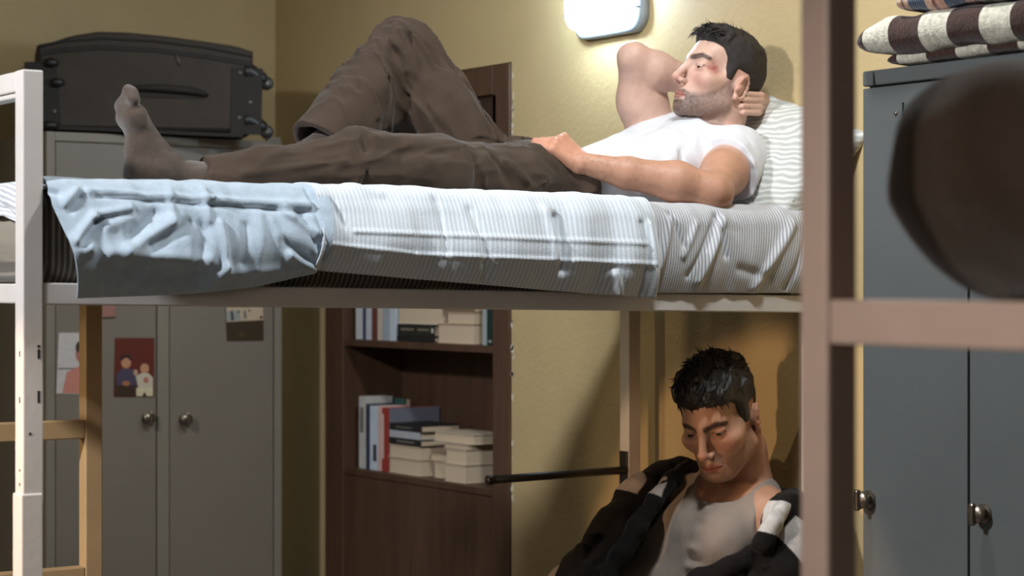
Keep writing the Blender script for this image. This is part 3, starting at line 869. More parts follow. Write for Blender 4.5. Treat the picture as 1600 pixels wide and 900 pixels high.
# ------------------------------------------------------------------ folded blankets on the blue locker
BR, WH = (62, 42, 36), (196, 190, 172)
ys = [aX(p, 80, BX-0.03)[1] for p in (1358, 1398, 1443, 1490, 1538, 1588)]
st = (ys[0]-ys[5])/5
edges = [ys[0]+0.3]+ys+[ys[5]-st*k for k in range(1, 8)]
bands = [(-(y), BR if i % 2 == 0 else WH) for i, y in enumerate(edges)]
def neg(b): return sorted([(y, c) for y, c in b])
asc = []
for i in range(len(edges)-1, 0, -1): asc.append((edges[i], BR if (i-1) % 2 == 0 else WH))
asc.append((edges[0], BR))
M['brown_white'] = band_mat('brown_and_white_wool', asc, 1)
by0 = aX(1341, 100, BX-0.02)[1]
bl1 = empty('blanket', (BX+0.2, by0-0.4, bzt), 'folded brown and white striped wool blanket on the blue grey locker', 'blanket')
def fold_slab(name, x0, x1, y0, y1, z0, z1, m, parent, seed, taper=0.10, sag=0.004, rad=None, vox=0.008):
    """one fold of a soft blanket with a rounded front edge"""
    h = (z1-z0)/2; c = np.array([(x0+x1)/2, (y0+y1)/2, (z0+z1)/2]); hs = np.array([(x1-x0)/2, (y1-y0)/2, h])
    rad = h*0.98 if rad is None else rad
    def f(P):
        Q = P.copy()
        t = np.clip((P[:, 1]-(y1-taper))/taper, 0, 1)
        Q[:, 2] = c[2]+(P[:, 2]-c[2]+t*t*h*0.25)*(1+t*t*1.1)
        return box_d(Q, c, hs, None, rad)*0.75
    ops = [U(f, 0.002), D(lambda P, a: a+sag*fbm(P, 14, seed, 2))]
    o, V, F = sculpt(name, ops, c-hs-0.02, c+hs+0.02, vox, m, parent, None, 1)
    return o
zb = bzt+0.003
fold_slab('upper_fold', BX-0.045, WX-0.03, 2.28, by0, zb+0.022, zb+0.098, M['brown_white'], bl1, 3)
asc2 = [(y+0.012, c) for y, c in asc]; asc2 = [(y, (BR if c == WH else WH)) for y, c in asc2]
M['brown_white_under'] = band_mat('brown_and_white_wool_underside', asc2, 1)
fold_slab('lower_fold', BX-0.012, WX-0.03, 2.28, by0-0.06, zb, zb+0.03, M['brown_white_under'], bl1, 4, 0.05, 0.002)
# knitted blanket on top
kz = zb+0.098
pxs = [(1400, (46, 66, 96)), (1412, (206, 160, 122)), (1421, (120, 72, 50)), (1425, (210, 166, 132)), (1432, (52, 68, 92)), (1459, (208, 164, 136)), (1470, (120, 70, 56)), (1475, (206, 150, 124)), (1488, (50, 70, 98)), (1516, (208, 152, 128)), (1531, (120, 74, 60)), (1537, (150, 148, 140)), (1546, (70, 64, 60)), (1556, (150, 148, 142)), (1568, (74, 66, 66)), (1580, (152, 146, 140)), (1592, (90, 66, 66)), (1606, (150, 146, 140)), (1625, (50, 70, 98)), (1660, (206, 156, 130)), (1720, (50, 70, 98))]
kb = [(aX(p, 15, BX-0.02)[1], c) for p, c in pxs]
desc = sorted(kb, key=lambda t: -t[0])
asck = []
for i in range(len(desc)-1, -1, -1):
    asck.append((desc[i+1][0] if i+1 < len(desc) else desc[i][0]-0.2, desc[i][1]))
asck.append((desc[0][0]+0.1, desc[0][1]))
M['knit'] = band_mat('striped_knit_wool', asck, 1, rib=60.0, bump=0.5)
ky1 = aX(1398, 20, BX-0.03)[1]
bl2 = empty('blanket', (BX+0.2, ky1-0.35, kz), 'knitted blue, peach and grey striped blanket on top of the brown and white one', 'blanket')
fold_slab('lower_fold', BX-0.045, WX-0.05, 2.30, ky1, kz+0.001, kz+0.055, M['knit'], bl2, 7, 0.05, 0.003)
fold_slab('upper_fold', BX-0.040, WX-0.05, 2.30, ky1-0.01, kz+0.056, kz+0.11, M['knit'], bl2, 8, 0.05, 0.003)
# ------------------------------------------------------------------ main bunk
T = 0.04
PX0, PY0 = 1.3825, 3.607           # near foot post, its corner towards the camera
PX1, PY1 = 3.375, 4.36             # head posts / far posts
bunk = empty('bunk_bed', ((PX0+PX1)/2, (PY0+PY1)/2, 0), 'white painted steel bunk bed carrying the lying man', 'bunk bed')
W_ = M['white_steel']
def post(x, y, z0, z1, m, parent, t=T): return box('post', x, x+t, y, y+t, z0, z1, m, parent, 0.003)
zjoint = aY(40, 772, PY0)[2]
pn = post(PX0, PY0, zjoint-0.02, 1.79, W_, bunk)
box('lower_post', PX0-0.004, PX0+T-0.002, PY0-0.003, PY0+T+0.002, 0, zjoint, W_, bunk, 0.003)
# slots and screw holes in the near post
for px, py, h in ((60.5, 553, 15), (60.5, 620, 19), (60, 541, 4), (47, 678, 4)):
    c = aY(px, py, PY0)
    box('slot', c[0]-0.0022, c[0]+0.0022, PY0-0.0006, PY0+0.002, c[2]-h*0.00058, c[2]+h*0.00058, M['slot'], pn)
for px, py, h in ((31, 553, 9), (31, 625, 10), (31, 735, 4), (31, 757, 5)):
    c = aX(px, py, PX0)
    box('slot', PX0-0.0006, PX0+0.002, c[1]-0.0022, c[1]+0.0022, c[2]-h*0.00058, c[2]+h*0.00058, M['slot'], pn)
zr0, zr1 = aY(70, 459, PY0)[2], aY(1200, 476, PY0)[2]
hr = 0.041
post(PX1-T, PY0, 0, 1.46, W_, bunk)
post(PX1-T, PY1-T, 0, 1.46, W_, bunk)
post(PX0, PY1-T, 0, 1.79, W_, bunk)
m_ = M['white_steel']
beam('side_rail', (PX0+T, PY0+0.017, zr0), (PX1-T, PY0+0.017, zr1), 0.03, hr, m_, bunk)
beam('side_rail', (PX0+T, PY1-0.017, zr0), (PX1-T, PY1-0.017, zr1), 0.03, hr, m_, bunk)
beam('end_rail', (PX0+0.017, PY0+T, zr0), (PX0+0.017, PY1-T, zr0), 0.03, hr-0.004, m_, bunk)
beam('end_rail', (PX1-0.017, PY0+T, zr1), (PX1-0.017, PY1-T, zr1), 0.03, hr, m_, bunk)
# top foot rail with its lighter lower lip
zf = 1.79-0.021
beam('foot_rail', (PX0+0.014, PY0+T, zf+0.001), (PX0+0.014, PY1-T, zf+0.001), 0.026, 0.038, m_, bunk)
beam('foot_rail_lip', (PX0+0.02, PY0+T, zf-0.024), (PX0+0.02, PY1-T, zf-0.024), 0.03, 0.010, m_, bunk)
for k in range(13):
    f = (k+0.5)/13; x = PX0+T+(PX1-PX0-2*T)*f; z = zr0+(zr1-zr0)*f-0.004
    beam('bed_slat', (x, PY0+0.034, z), (x, PY1-0.034, z), 0.06, 0.012, m_, bunk)
zl = 0.40
for y in (PY0+0.017, PY1-0.017): beam('side_rail', (PX0+T, y, zl), (PX1-T, y, zl), 0.03, hr, m_, bunk)
for x in (PX0+0.017, PX1-0.017): beam('end_rail', (x, PY0+T, zl), (x, PY1-T, zl), 0.03, hr, m_, bunk)
for k in range(11):
    x = PX0+T+(PX1-PX0-2*T)*(k+0.5)/11
    beam('bed_slat', (x, PY0+0.034, zl), (x, PY1-0.034, zl), 0.06, 0.012, m_, bunk)
# black bar bolted to the far head post
zbar = aY(963, 736, PY1-T)[2]; ybar = PY1-T+0.01
xb0 = aY(762, 748, ybar)[0]
gb_ = tube('guard_bar', [(xb0, ybar, zbar-0.003), (PX1-T-0.004, ybar, zbar)], 0.0105, M['dark'], bunk, 14)
bm = bmesh.new(); add_lathe(bm, (xb0-0.004, ybar, zbar-0.003), (1, 0, 0), [(0, 0.008), (0.003, 0.0125), (0.018, 0.0125), (0.02, 0.01)], 14)
obj('end_cap', bm, M['plastic'], gb_, smooth=True)
box('mounting_plate', PX1-T-0.005, PX1-T, PY1-T+0.002, PY1-0.004, zbar-0.05, zbar+0.05, M['dark'], gb_, 0.003)
# ladder on the far side near the foot
ls = aY(134, 600, PY1+0.004)[0]
ly = PY1+0.004
lad = empty('ladder', (ls-0.2, ly, 0), 'cream painted steel ladder on the far side of the white bunk', 'ladder')
zr_a, zr_b = aY(60, 674, ly)[2], aY(60, 907, ly)[2]
lt = 0.041
box('stile', ls, ls+lt, ly, ly+lt, 0, 1.375, M['cream_steel'], lad, 0.003)
box('stile', ls-0.40, ls-0.40+lt, ly, ly+lt, 0, 1.375, M['cream_steel'], lad, 0.003)
for z in (zr_a, zr_b, zr_b-0.31):
    if z > 1.36: continue
    beam('rung', (ls-0.40+lt, ly+lt/2, z), (ls, ly+lt/2, z), lt*0.9, 0.042, M['cream_steel'], lad)

# ------------------------------------------------------------------ bedding of the upper bunk
ZT = 1.588                       # top of the mattress at the foot
def ztop(x): return ZT-0.012*(x-PX0)/1.95-0.0*x
def dip(Y, yf=3.607):
    t = np.clip((np.asarray(Y)-(yf+0.075))/0.11, 0, 1)
    return -0.055*t*t*(3-2*t)
def zrail(x): return zr0+(zr1-zr0)*(x-PX0)/(PX1-PX0)
M['ticking'] = stripe_mat('grey_ticking', (150, 140, 124), (92, 84, 74), 1.0/0.0115, 0.5, 'uv', 0, warp=0.004, soft=0.12)
M['striped_sheet'] = stripe_mat('grey_striped_sheet', (210, 210, 212), (158, 158, 162), 1.0/0.0075, 0.40, 'uv', 0, warp=0.01, wscale=5.0, soft=0.1)
M['white_stripe'] = stripe_mat('white_corded_sheet', (218, 223, 228), (196, 202, 208), 1.0/0.0105, 0.45, 'uv', 0, warp=0.004, soft=0.15)
M['blue_cloth'] = mat('pale_blue_blanket', (172, 186, 198), 0.9, 0.10, 50.0, 0.35, 420.0, spec=0.12, sheen=0.3)

def edge_path(x, yfront, yback, r, zb, n_top=40, n_arc=16, n_side=44, zl=None):
    """from the far side across the top, round the near edge and down to zb: (k,3) for one x"""
    zt = ztop(x) if zl is None else zl
    ytop = np.linspace(yback, yfront+r, n_top)
    a = np.linspace(0, math.pi/2, n_arc+1)[1:]
    zs = np.linspace(zt-r, zb, n_side+1)[1:]
    Y = np.concatenate([ytop, yfront+r-r*np.sin(a), np.full(n_side, yfront)])
    Z = np.concatenate([zt+dip(ytop), zt-r+r*np.cos(a), zs])
    return np.stack([np.full(len(Y), x), Y, Z], 1)
def n2(x, y, f, s=0):
    return vnoise(np.stack([x, y, np.zeros_like(x)], -1).reshape(-1, 3), f, s).reshape(x.shape)
def segd(X, Z, a, b):
    a = np.array(a); b = np.array(b); d = b-a
    h = np.clip(((X-a[0])*d[0]+(Z-a[1])*d[1])/(d@d), 0, 1)
    return np.hypot(X-a[0]-h*d[0], Z-a[1]-h*d[1]), h
def drape(name, px_left, px_right, bottom, yfront, m, label, cat, folds=(), noise=0.005, r=0.06, lift=0.004, yback=4.30, n=230, seed=0, bulge=0.012, vert=0.0, solid=0.003, group=None):
    """cloth over the near edge of the mattress. px_left/right: (top, bottom) pixel columns, bottom: pixel row as a function of px"""
    S_ = np.linspace(0, 1, n)
    rows = []
    for s in S_:
        pt = px_left[0]+(px_right[0]-px_left[0])*s; pb = px_left[1]+(px_right[1]-px_left[1])*s
        xt = aY(pt, 300, yfront+r)[0]; xb_ = aY(pb, 450, yfront)[0]
        zb = aY(pb, bottom(pb), yfront)[2]
        p = edge_path(xt, yfront, yback, r, zb)
        p[:, 2] += lift
        k = np.clip((p[:, 2]-zb)/(p[0, 2]-zb), 0, 1)
        p[:, 0] = xb_+(xt-xb_)*k
        rows.append(p)
    P = np.array(rows)
    nv = P.shape[1]
    # outward direction on the edge
    du = np.gradient(P, axis=0); dv = np.gradient(P, axis=1)
    N = np.cross(du, dv); N /= np.linalg.norm(N, axis=2, keepdims=True)+1e-9
    if N[n//2, -5, 1] > 0: N = -N
    X = P[..., 0]; L = np.concatenate([np.zeros((n, 1)), np.cumsum(np.linalg.norm(np.diff(P, axis=1), axis=2), 1)], 1)
    zrel = P[..., 2]
    h = noise*(n2(X, L, 9, seed)+0.5*n2(X*1.6, L*0.4, 20, seed+3)+0.18*n2(X*1.2, L*0.25, 45, seed+5))
    side = np.clip((ZT-0.0-zrel)/0.05, 0, 1)
    if vert: h += vert*side*np.sin(X*38+3*n2(X, L, 4, seed+9)*2.0)
    kk = np.clip((ZT-0.02-zrel)/np.maximum(ZT-0.02-zrel[:, -1:], 0.05), 0, 1)
    h += bulge*np.sin(kk**1.35*math.pi)
    P = P.copy()
    for pa, pb, w, amp in folds:
        a = aY(pa[0], pa[1], yfront); b = aY(pb[0], pb[1], yfront)
        d, t = segd(X, zrel, (a[0], a[2]), (b[0], b[2]))
        on = np.clip((yfront+r-P[..., 1])/r*1.5+0.6, 0, 1)
        h += amp*np.exp(-(d/w)**2)*on
    P += N*h[..., None]
    uv = np.stack([np.repeat(S_[:, None], nv, 1)*(P[-1, 0, 0]-P[0, 0, 0]), L], -1)
    o = grid_mesh(name, P, m, None, uv, solid=solid)
    return tag(o, label, cat, group), P

# the mattress in its striped cover
mx0, mx1 = PX0+0.02, PX1-0.03
def puffy(name, x0, x1, y0, y1, zf, zt, m, label, r=0.055, seed=0, amp=0.004, nx=110, ny=46, group=None, dipped=True):
    """mattress: closed rounded box made of rings along x, uv carried around"""
    h = 0.5
    prof = []
    def ring(yA, yB, zA, zB, rr):
        out = []
        for cy_, cz_, a0 in ((yA+rr, zB-rr, 90), (yA+rr, zA+rr, 180), (yB-rr, zA+rr, 270), (yB-rr, zB-rr, 0)):
            for k in range(8):
                a = math.radians(a0+90*k/7); out.append((cy_+rr*math.cos(a), cz_+rr*math.sin(a)))
        # resample: straight runs get extra points
        q = np.array(out); q = np.concatenate([q, q[:1]])
        Ls = np.concatenate([[0], np.cumsum(np.linalg.norm(np.diff(q, axis=0), axis=1))])
        s = np.linspace(0, Ls[-1], 120)
        return np.stack([np.interp(s, Ls, q[:, 0]), np.interp(s, Ls, q[:, 1])], 1), s
    rows = []; uvs = []
    ins = [(0, 0.05), (0.006, 0.03), (0.02, 0.012), (0.045, 0.0)]
    xs = [(x0+d, i) for d, i in ins]+[(x0+0.06+(x1-x0-0.12)*k/nx, 0) for k in range(nx+1)]+[(x1-d, i) for d, i in reversed(ins)]
    for x, i in xs:
        q, s = ring(y0+i, y1-i, zf(x)+i, zt(x)-i, r*(1-0.3*(i > 0)))
        p = np.stack([np.full(len(q), x), q[:, 0], q[:, 1]], 1)
        rows.append(p); uvs.append(np.stack([np.full(len(q), x-x0), s], 1))
    P = np.array(rows); c = P.mean(axis=1, keepdims=True)
    dirn = P-c; dirn /= np.linalg.norm(dirn, axis=2, keepdims=True)+1e-9
    up_ = np.clip((P[..., 2]-c[..., 2])/0.04, 0, 1)*np.clip((P[..., 0]-x0)/0.05, 0, 1)
    if dipped: P[..., 2] += dip(P[..., 1])*up_
    P = P+dirn*(amp*n2(P[..., 0], P[..., 1]+P[..., 2]*1.7, 8, seed))[..., None]
    cap0 = P[0].mean(axis=0, keepdims=True).repeat(P.shape[1], 0)[None]; cap1 = P[-1].mean(axis=0, keepdims=True).repeat(P.shape[1], 0)[None]
    uv = np.array(uvs); uv = np.concatenate([uv[:1], uv, uv[-1:]])
    P = np.concatenate([cap0, P, cap1])
    return tag(grid_mesh(name, P, m, None, uv), label, 'mattress', group)
puffy('mattress', mx0, mx1, PY0+0.012, PY1-0.012, lambda x: zrail(x)+0.012, lambda x: ztop(x)-0.010, M['ticking'], 'grey ticking mattress of the upper bunk, bare at its foot corner', seed=2)
puffy('mattress', PX0+0.06, PX1-0.05, PY0+0.04, PY1-0.04, lambda x: zl+0.012, lambda x: zl+0.15, M['ticking'], 'grey ticking mattress of the lower bunk under the sitting man', seed=5, dipped=False)

# striped sheet folded over the foot end
def foot_sheet():
    ys = np.linspace(PY0+0.03, PY1-0.03, 90); rows = []
    xf = PX0+0.012
    for y in ys:
        zb = 1.515+0.10*np.clip((y-3.66)/0.10, -0.4, 0.6)-0.02*math.sin(y*30)
        xt = np.linspace(PX0+0.30, xf+0.05, 12); a = np.linspace(0, math.pi/2, 11)[1:]; zs = np.linspace(ZT-0.05, min(zb, ZT-0.07), 22)[1:]
        X = np.concatenate([xt, xf+0.05-0.05*np.sin(a), np.full(21, xf)])
        Z = np.concatenate([np.full(12, ZT), ZT-0.05+0.05*np.cos(a), zs])+0.006
        X = X-0.006*np.sin(np.arange(len(X))/len(X)*9+y*25)*(np.arange(len(X)) > 18)
        rows.append(np.stack([X, np.full(len(X), y), Z], 1))
    P = np.array(rows); P[:12, :, 2] -= np.linspace(0.02, 0, 12)[:, None]
    P[..., 2] += dip(P[..., 1])*np.clip((P[..., 0]-PX0-0.04)/0.1, 0, 1)
    L = np.concatenate([np.zeros((90, 1)), np.cumsum(np.linalg.norm(np.diff(P, axis=1), axis=2), 1)], 1)
    uv = np.stack([L, P[..., 1]], -1)
    return tag(grid_mesh('bed_sheet', P, M['foot_sheet'], None, uv, solid=0.003), 'pale striped sheet folded over the foot end of the upper bunk', 'sheet')
M['foot_sheet'] = stripe_mat('pale_striped_foot_sheet', (224, 226, 228), (176, 178, 182), 1.0/0.010, 0.4, 'uv', 0, warp=0.003)
foot_sheet()
# striped sheet at the head end
drape('bed_sheet', (985, 1000), (1262, 1262), lambda p: 459, PY0-0.004, M['striped_sheet'],
      'grey pinstriped sheet hanging at the head end of the upper bunk', 'sheet',
      folds=[((1043, 345), (1022, 420), 0.010, 0.010), ((1048, 335), (1062, 385), 0.007, -0.008), ((1122, 338), (1128, 400), 0.008, -0.010), ((1128, 345), (1085, 440), 0.010, 0.010), ((1118, 340), (1070, 430), 0.008, -0.007), ((1236, 350), (1175, 450), 0.012, 0.009),
             ((1255, 370), (1225, 450), 0.008, -0.007), ((1085, 350), (1060, 400), 0.008, 0.006), ((1150, 420), (1200, 435), 0.012, -0.006)],
      noise=0.004, r=0.05, lift=0.002, seed=21, bulge=0.016, n=150)
# pale blue blanket at the foot
drape('bed_blanket', (62, 122), (494, 490), lambda p: np.interp(p, [110, 125, 300, 400, 492], [474, 473, 466, 455, 432]), PY0-0.020, M['blue_cloth'],
      'pale blue cotton blanket folded over the foot of the upper bunk', 'blanket',
      folds=[((140, 300), (330, 313), 0.006, 0.008), ((330, 313), (480, 322), 0.006, 0.009), ((150, 306), (330, 321), 0.006, -0.007), ((330, 322), (480, 333), 0.005, -0.006),
             ((72, 296), (92, 303), 0.006, -0.008), ((98, 318), (122, 300), 0.007, 0.010), ((106, 330), (126, 308), 0.007, -0.010),
             ((104, 376), (140, 338), 0.008, 0.014), ((140, 338), (200, 326), 0.007, 0.010), ((112, 386), (146, 346), 0.010, -0.012), ((146, 344), (205, 332), 0.008, -0.008),
             ((112, 388), (124, 388), 0.012, 0.016), ((160, 352), (200, 335), 0.012, 0.008), ((185, 392), (262, 345), 0.012, 0.012), ((262, 350), (268, 300), 0.008, 0.006),
             ((195, 370), (240, 335), 0.012, -0.012), ((225, 385), (290, 350), 0.012, -0.010), ((322, 300), (318, 345), 0.008, 0.007), ((310, 355), (296, 410), 0.014, -0.012),
             ((335, 350), (338, 420), 0.007, 0.010), ((338, 420), (318, 455), 0.012, 0.014), ((160, 398), (310, 410), 0.016, 0.012), ((170, 420), (300, 428), 0.02, -0.012),
             ((376, 355), (365, 410), 0.010, -0.008), ((400, 340), (388, 420), 0.014, 0.006), ((440, 330), (480, 365), 0.010, 0.012), ((462, 342), (486, 385), 0.012, -0.014),
             ((430, 380), (484, 415), 0.012, -0.010), ((440, 400), (488, 425), 0.010, 0.012), ((345, 432), (480, 420), 0.014, 0.010), ((416, 345), (425, 380), 0.010, 0.006),
             ((484, 300), (492, 430), 0.006, -0.006)],
      noise=0.006, r=0.055, lift=0.009, seed=31, bulge=0.040, n=420)
# white corded top sheet, folded double, over the middle
drape('top_sheet', (478, 484), (1000, 1019), lambda p: np.interp(p, [480, 560, 700, 850, 1019], [431, 438, 450, 462, 475]), PY0-0.028, M['white_stripe'],
      'white corded top sheet hanging over the middle of the upper bunk', 'sheet',
      folds=[((545, 362), (1000, 381), 0.0045, 0.004), ((500, 381), (640, 398), 0.0045, 0.004), ((640, 398), (1010, 413), 0.0045, 0.005), 
             ((868, 340), (872, 420), 0.012, -0.012), ((852, 330), (858, 400), 0.012, 0.010), ((735, 330), (750, 430), 0.012, -0.008), ((684, 310), (686, 395), 0.008, -0.007), ((600, 300), (560, 285), 0.01, 0.006), 
             ((488, 330), (488, 430), 0.005, 0.006), ((505, 312), (500, 430), 0.006, -0.005), ((520, 315), (530, 350), 0.008, -0.006), ((1010, 350), (1016, 470), 0.008, 0.010), ((996, 350), (1000, 460), 0.008, -0.008),
                ((950, 430), (965, 470), 0.010, 0.010)],
      noise=0.006, r=0.055, lift=0.013, seed=41, bulge=0.028, n=420, vert=0.005)

# ------------------------------------------------------------------ pillows
M['pillow'] = stripe_mat('grey_streaked_pillowcase', (222, 222, 216), (182, 183, 177), 72.0, 0.32, 'obj', 2, warp=0.045, wscale=12.0, soft=0.3, bump=0.3)
M['white_pillow'] = mat('white_pillowcase', (226, 226, 222), 0.9, 0.04, 10.0, 0.3, 300.0, spec=0.1)
def basis(xa, yb):
    x = np.array(xa, float); x /= np.linalg.norm(x); y = np.array(yb, float); y -= x*(x@y); y /= np.linalg.norm(y)
    return np.stack([x, y, np.cross(x, y)], 1)
def pillow(c, B_, hx, hy, th, m, label, seed, folds=()):
    c = np.array(c)
    def f(P):
        q = (P-c)@B_
        u = np.abs(q[:, 0])/hx; v = np.abs(q[:, 1])/hy
        e = np.clip(1-u**3.2, 0, 1)**0.55*np.clip(1-v**3.2, 0, 1)**0.55
        t = th*e+0.004
        rim = np.maximum(np.abs(q[:, 0])-hx*(1-0.05*(1-v*v)), np.abs(q[:, 1])-hy*(1-0.05*(1-u*u)))
        return np.maximum((np.abs(q[:, 2])-t)*0.6, rim)
    ops = [U(f, 0.001), D(lambda P, a: a+0.006*fbm(P, 13, seed, 3))]+list(folds)
    R_ = math.hypot(hx, hy)+0.05
    o, V, F = sculpt('pillow', ops, c-R_, c+R_, 0.006, m, None, None, 2)
    return tag(o, label, 'pillow')
def pxy(px, py, Y): return aY(px, py, Y)
c1 = pxy(1196, 262, 3.76)
pillow(pxy(1192, 252, 3.81), basis((0.60, -0.25, 0.66), (0.05, 0.95, 0.30)), 0.175, 0.23, 0.062, M['pillow'],
       'grey streaked white pillow propped behind the lying man', 3)
pillow(pxy(1236, 304, 3.78), basis((1, 0, 0.16), (0, 1, 0)), 0.16, 0.17, 0.034, M['pillow'],
       'grey streaked white pillow lying flat beneath the propped one', 5)
pillow(pxy(1240, 245, 4.02), basis((0.35, 0, 0.93), (0, 1, 0)), 0.12, 0.20, 0.045, M['white_pillow'],
       'plain white pillow at the wall behind the striped ones', 6)

# ------------------------------------------------------------------ second bunk close to the camera on the right
FX, FY = 1.557, 1.66
nb_ = empty('bunk_bed', (FX+0.5, FY-0.35, 0), 'beige steel bunk frame close to the camera at the right', 'bunk bed')
tf = 0.045
pm = M['pink_steel']
box('post', FX, FX+tf, FY, FY+tf, 0, 1.95, pm, nb_, 0.004)
box('post', FX, FX+tf, FY-0.80, FY-0.80+tf, 0, 1.95, pm, nb_, 0.004)
zn = aX(1300, 503, FX)[2]
beam('end_rail', (FX+0.02, FY, zn), (FX+0.02, FY-0.80+tf, zn), 0.035, 0.049, pm, nb_)
beam('side_rail', (FX+tf, FY+0.022, zn-0.003), (FX+1.6, FY+0.022, zn-0.003), 0.03, 0.044, pm, nb_)
beam('side_rail', (FX+tf, FY-0.78, zn-0.003), (FX+1.6, FY-0.78, zn-0.003), 0.03, 0.044, pm, nb_)
beam('end_rail', (FX+0.02, FY, 0.4), (FX+0.02, FY-0.80+tf, 0.4), 0.035, 0.049, pm, nb_)
for k in range(8):
    x = FX+0.12+k*0.19
    beam('bed_slat', (x, FY+0.01, zn), (x, FY-0.76, zn), 0.06, 0.012, pm, nb_)
# dark bundle on it
M['brown_wool'] = mat('dark_brown_wool', (62, 50, 41), 0.95, 0.16, 18.0, 0.5, 150.0, spec=0.1, sheen=0.3)
bc_ = ray(1640, 290)*2.36+CAM
zb0 = zn+0.022
def bundle(P):
    Q = P.copy(); c = np.array([bc_[0]+0.18, bc_[1]-0.10, zb0+0.130])
    t = np.clip((P[:, 2]-zb0)/0.26, 0, 1)                       # narrower where it rests on the slats
    k_ = 0.80+0.22*np.clip(t/0.45, 0, 1)-0.05*t
    Q[:, 0] = c[0]+(P[:, 0]-c[0])/k_; Q[:, 1] = c[1]+(P[:, 1]-c[1])/k_
    return box_d(Q, c, (0.36, 0.245, 0.135), None, 0.085)*0.8
bun = [U(bundle, 0.0),
       D(lambda P, a: a+0.010*fbm(P, 6, 9, 2)+0.004*fbm(P, 20, 19, 2)),
       R((bc_[0]-0.2, bc_[1]+0.03, zb0+0.24), (bc_[0]-0.2, bc_[1]+0.02, zb0+0.0), 0.022, -0.012),
       R((bc_[0]-0.2, bc_[1]-0.06, zb0+0.24), (bc_[0]-0.2, bc_[1]-0.12, zb0+0.02), 0.03, -0.012)]
o, V, F = sculpt('rolled_blanket', bun, bc_+np.array([-0.35, -0.5, -0.3]), bc_+np.array([0.7, 0.35, 0.3]), 0.012, M['brown_wool'], None, None, 2)
tag(o, 'dark brown bulky rolled blanket on the nearest bunk at the right', 'blanket')
# ------------------------------------------------------------------ people: shared anatomy
def head_axes(face, pitch, roll):
    """columns: towards the person's left, forward, up"""
    f = np.array([face[0], face[1], 0.0]); f /= np.linalg.norm(f)
    u = np.array([0, 0, 1.0]); l = np.cross(u, f)
    p = math.radians(pitch); f2 = f*math.cos(p)+u*math.sin(p); u2 = u*math.cos(p)-f*math.sin(p)
    r = math.radians(roll); l3 = l*math.cos(r)+u2*math.sin(r); u3 = u2*math.cos(r)-l*math.sin(r)
    return np.stack([l3, f2, u3], 1)

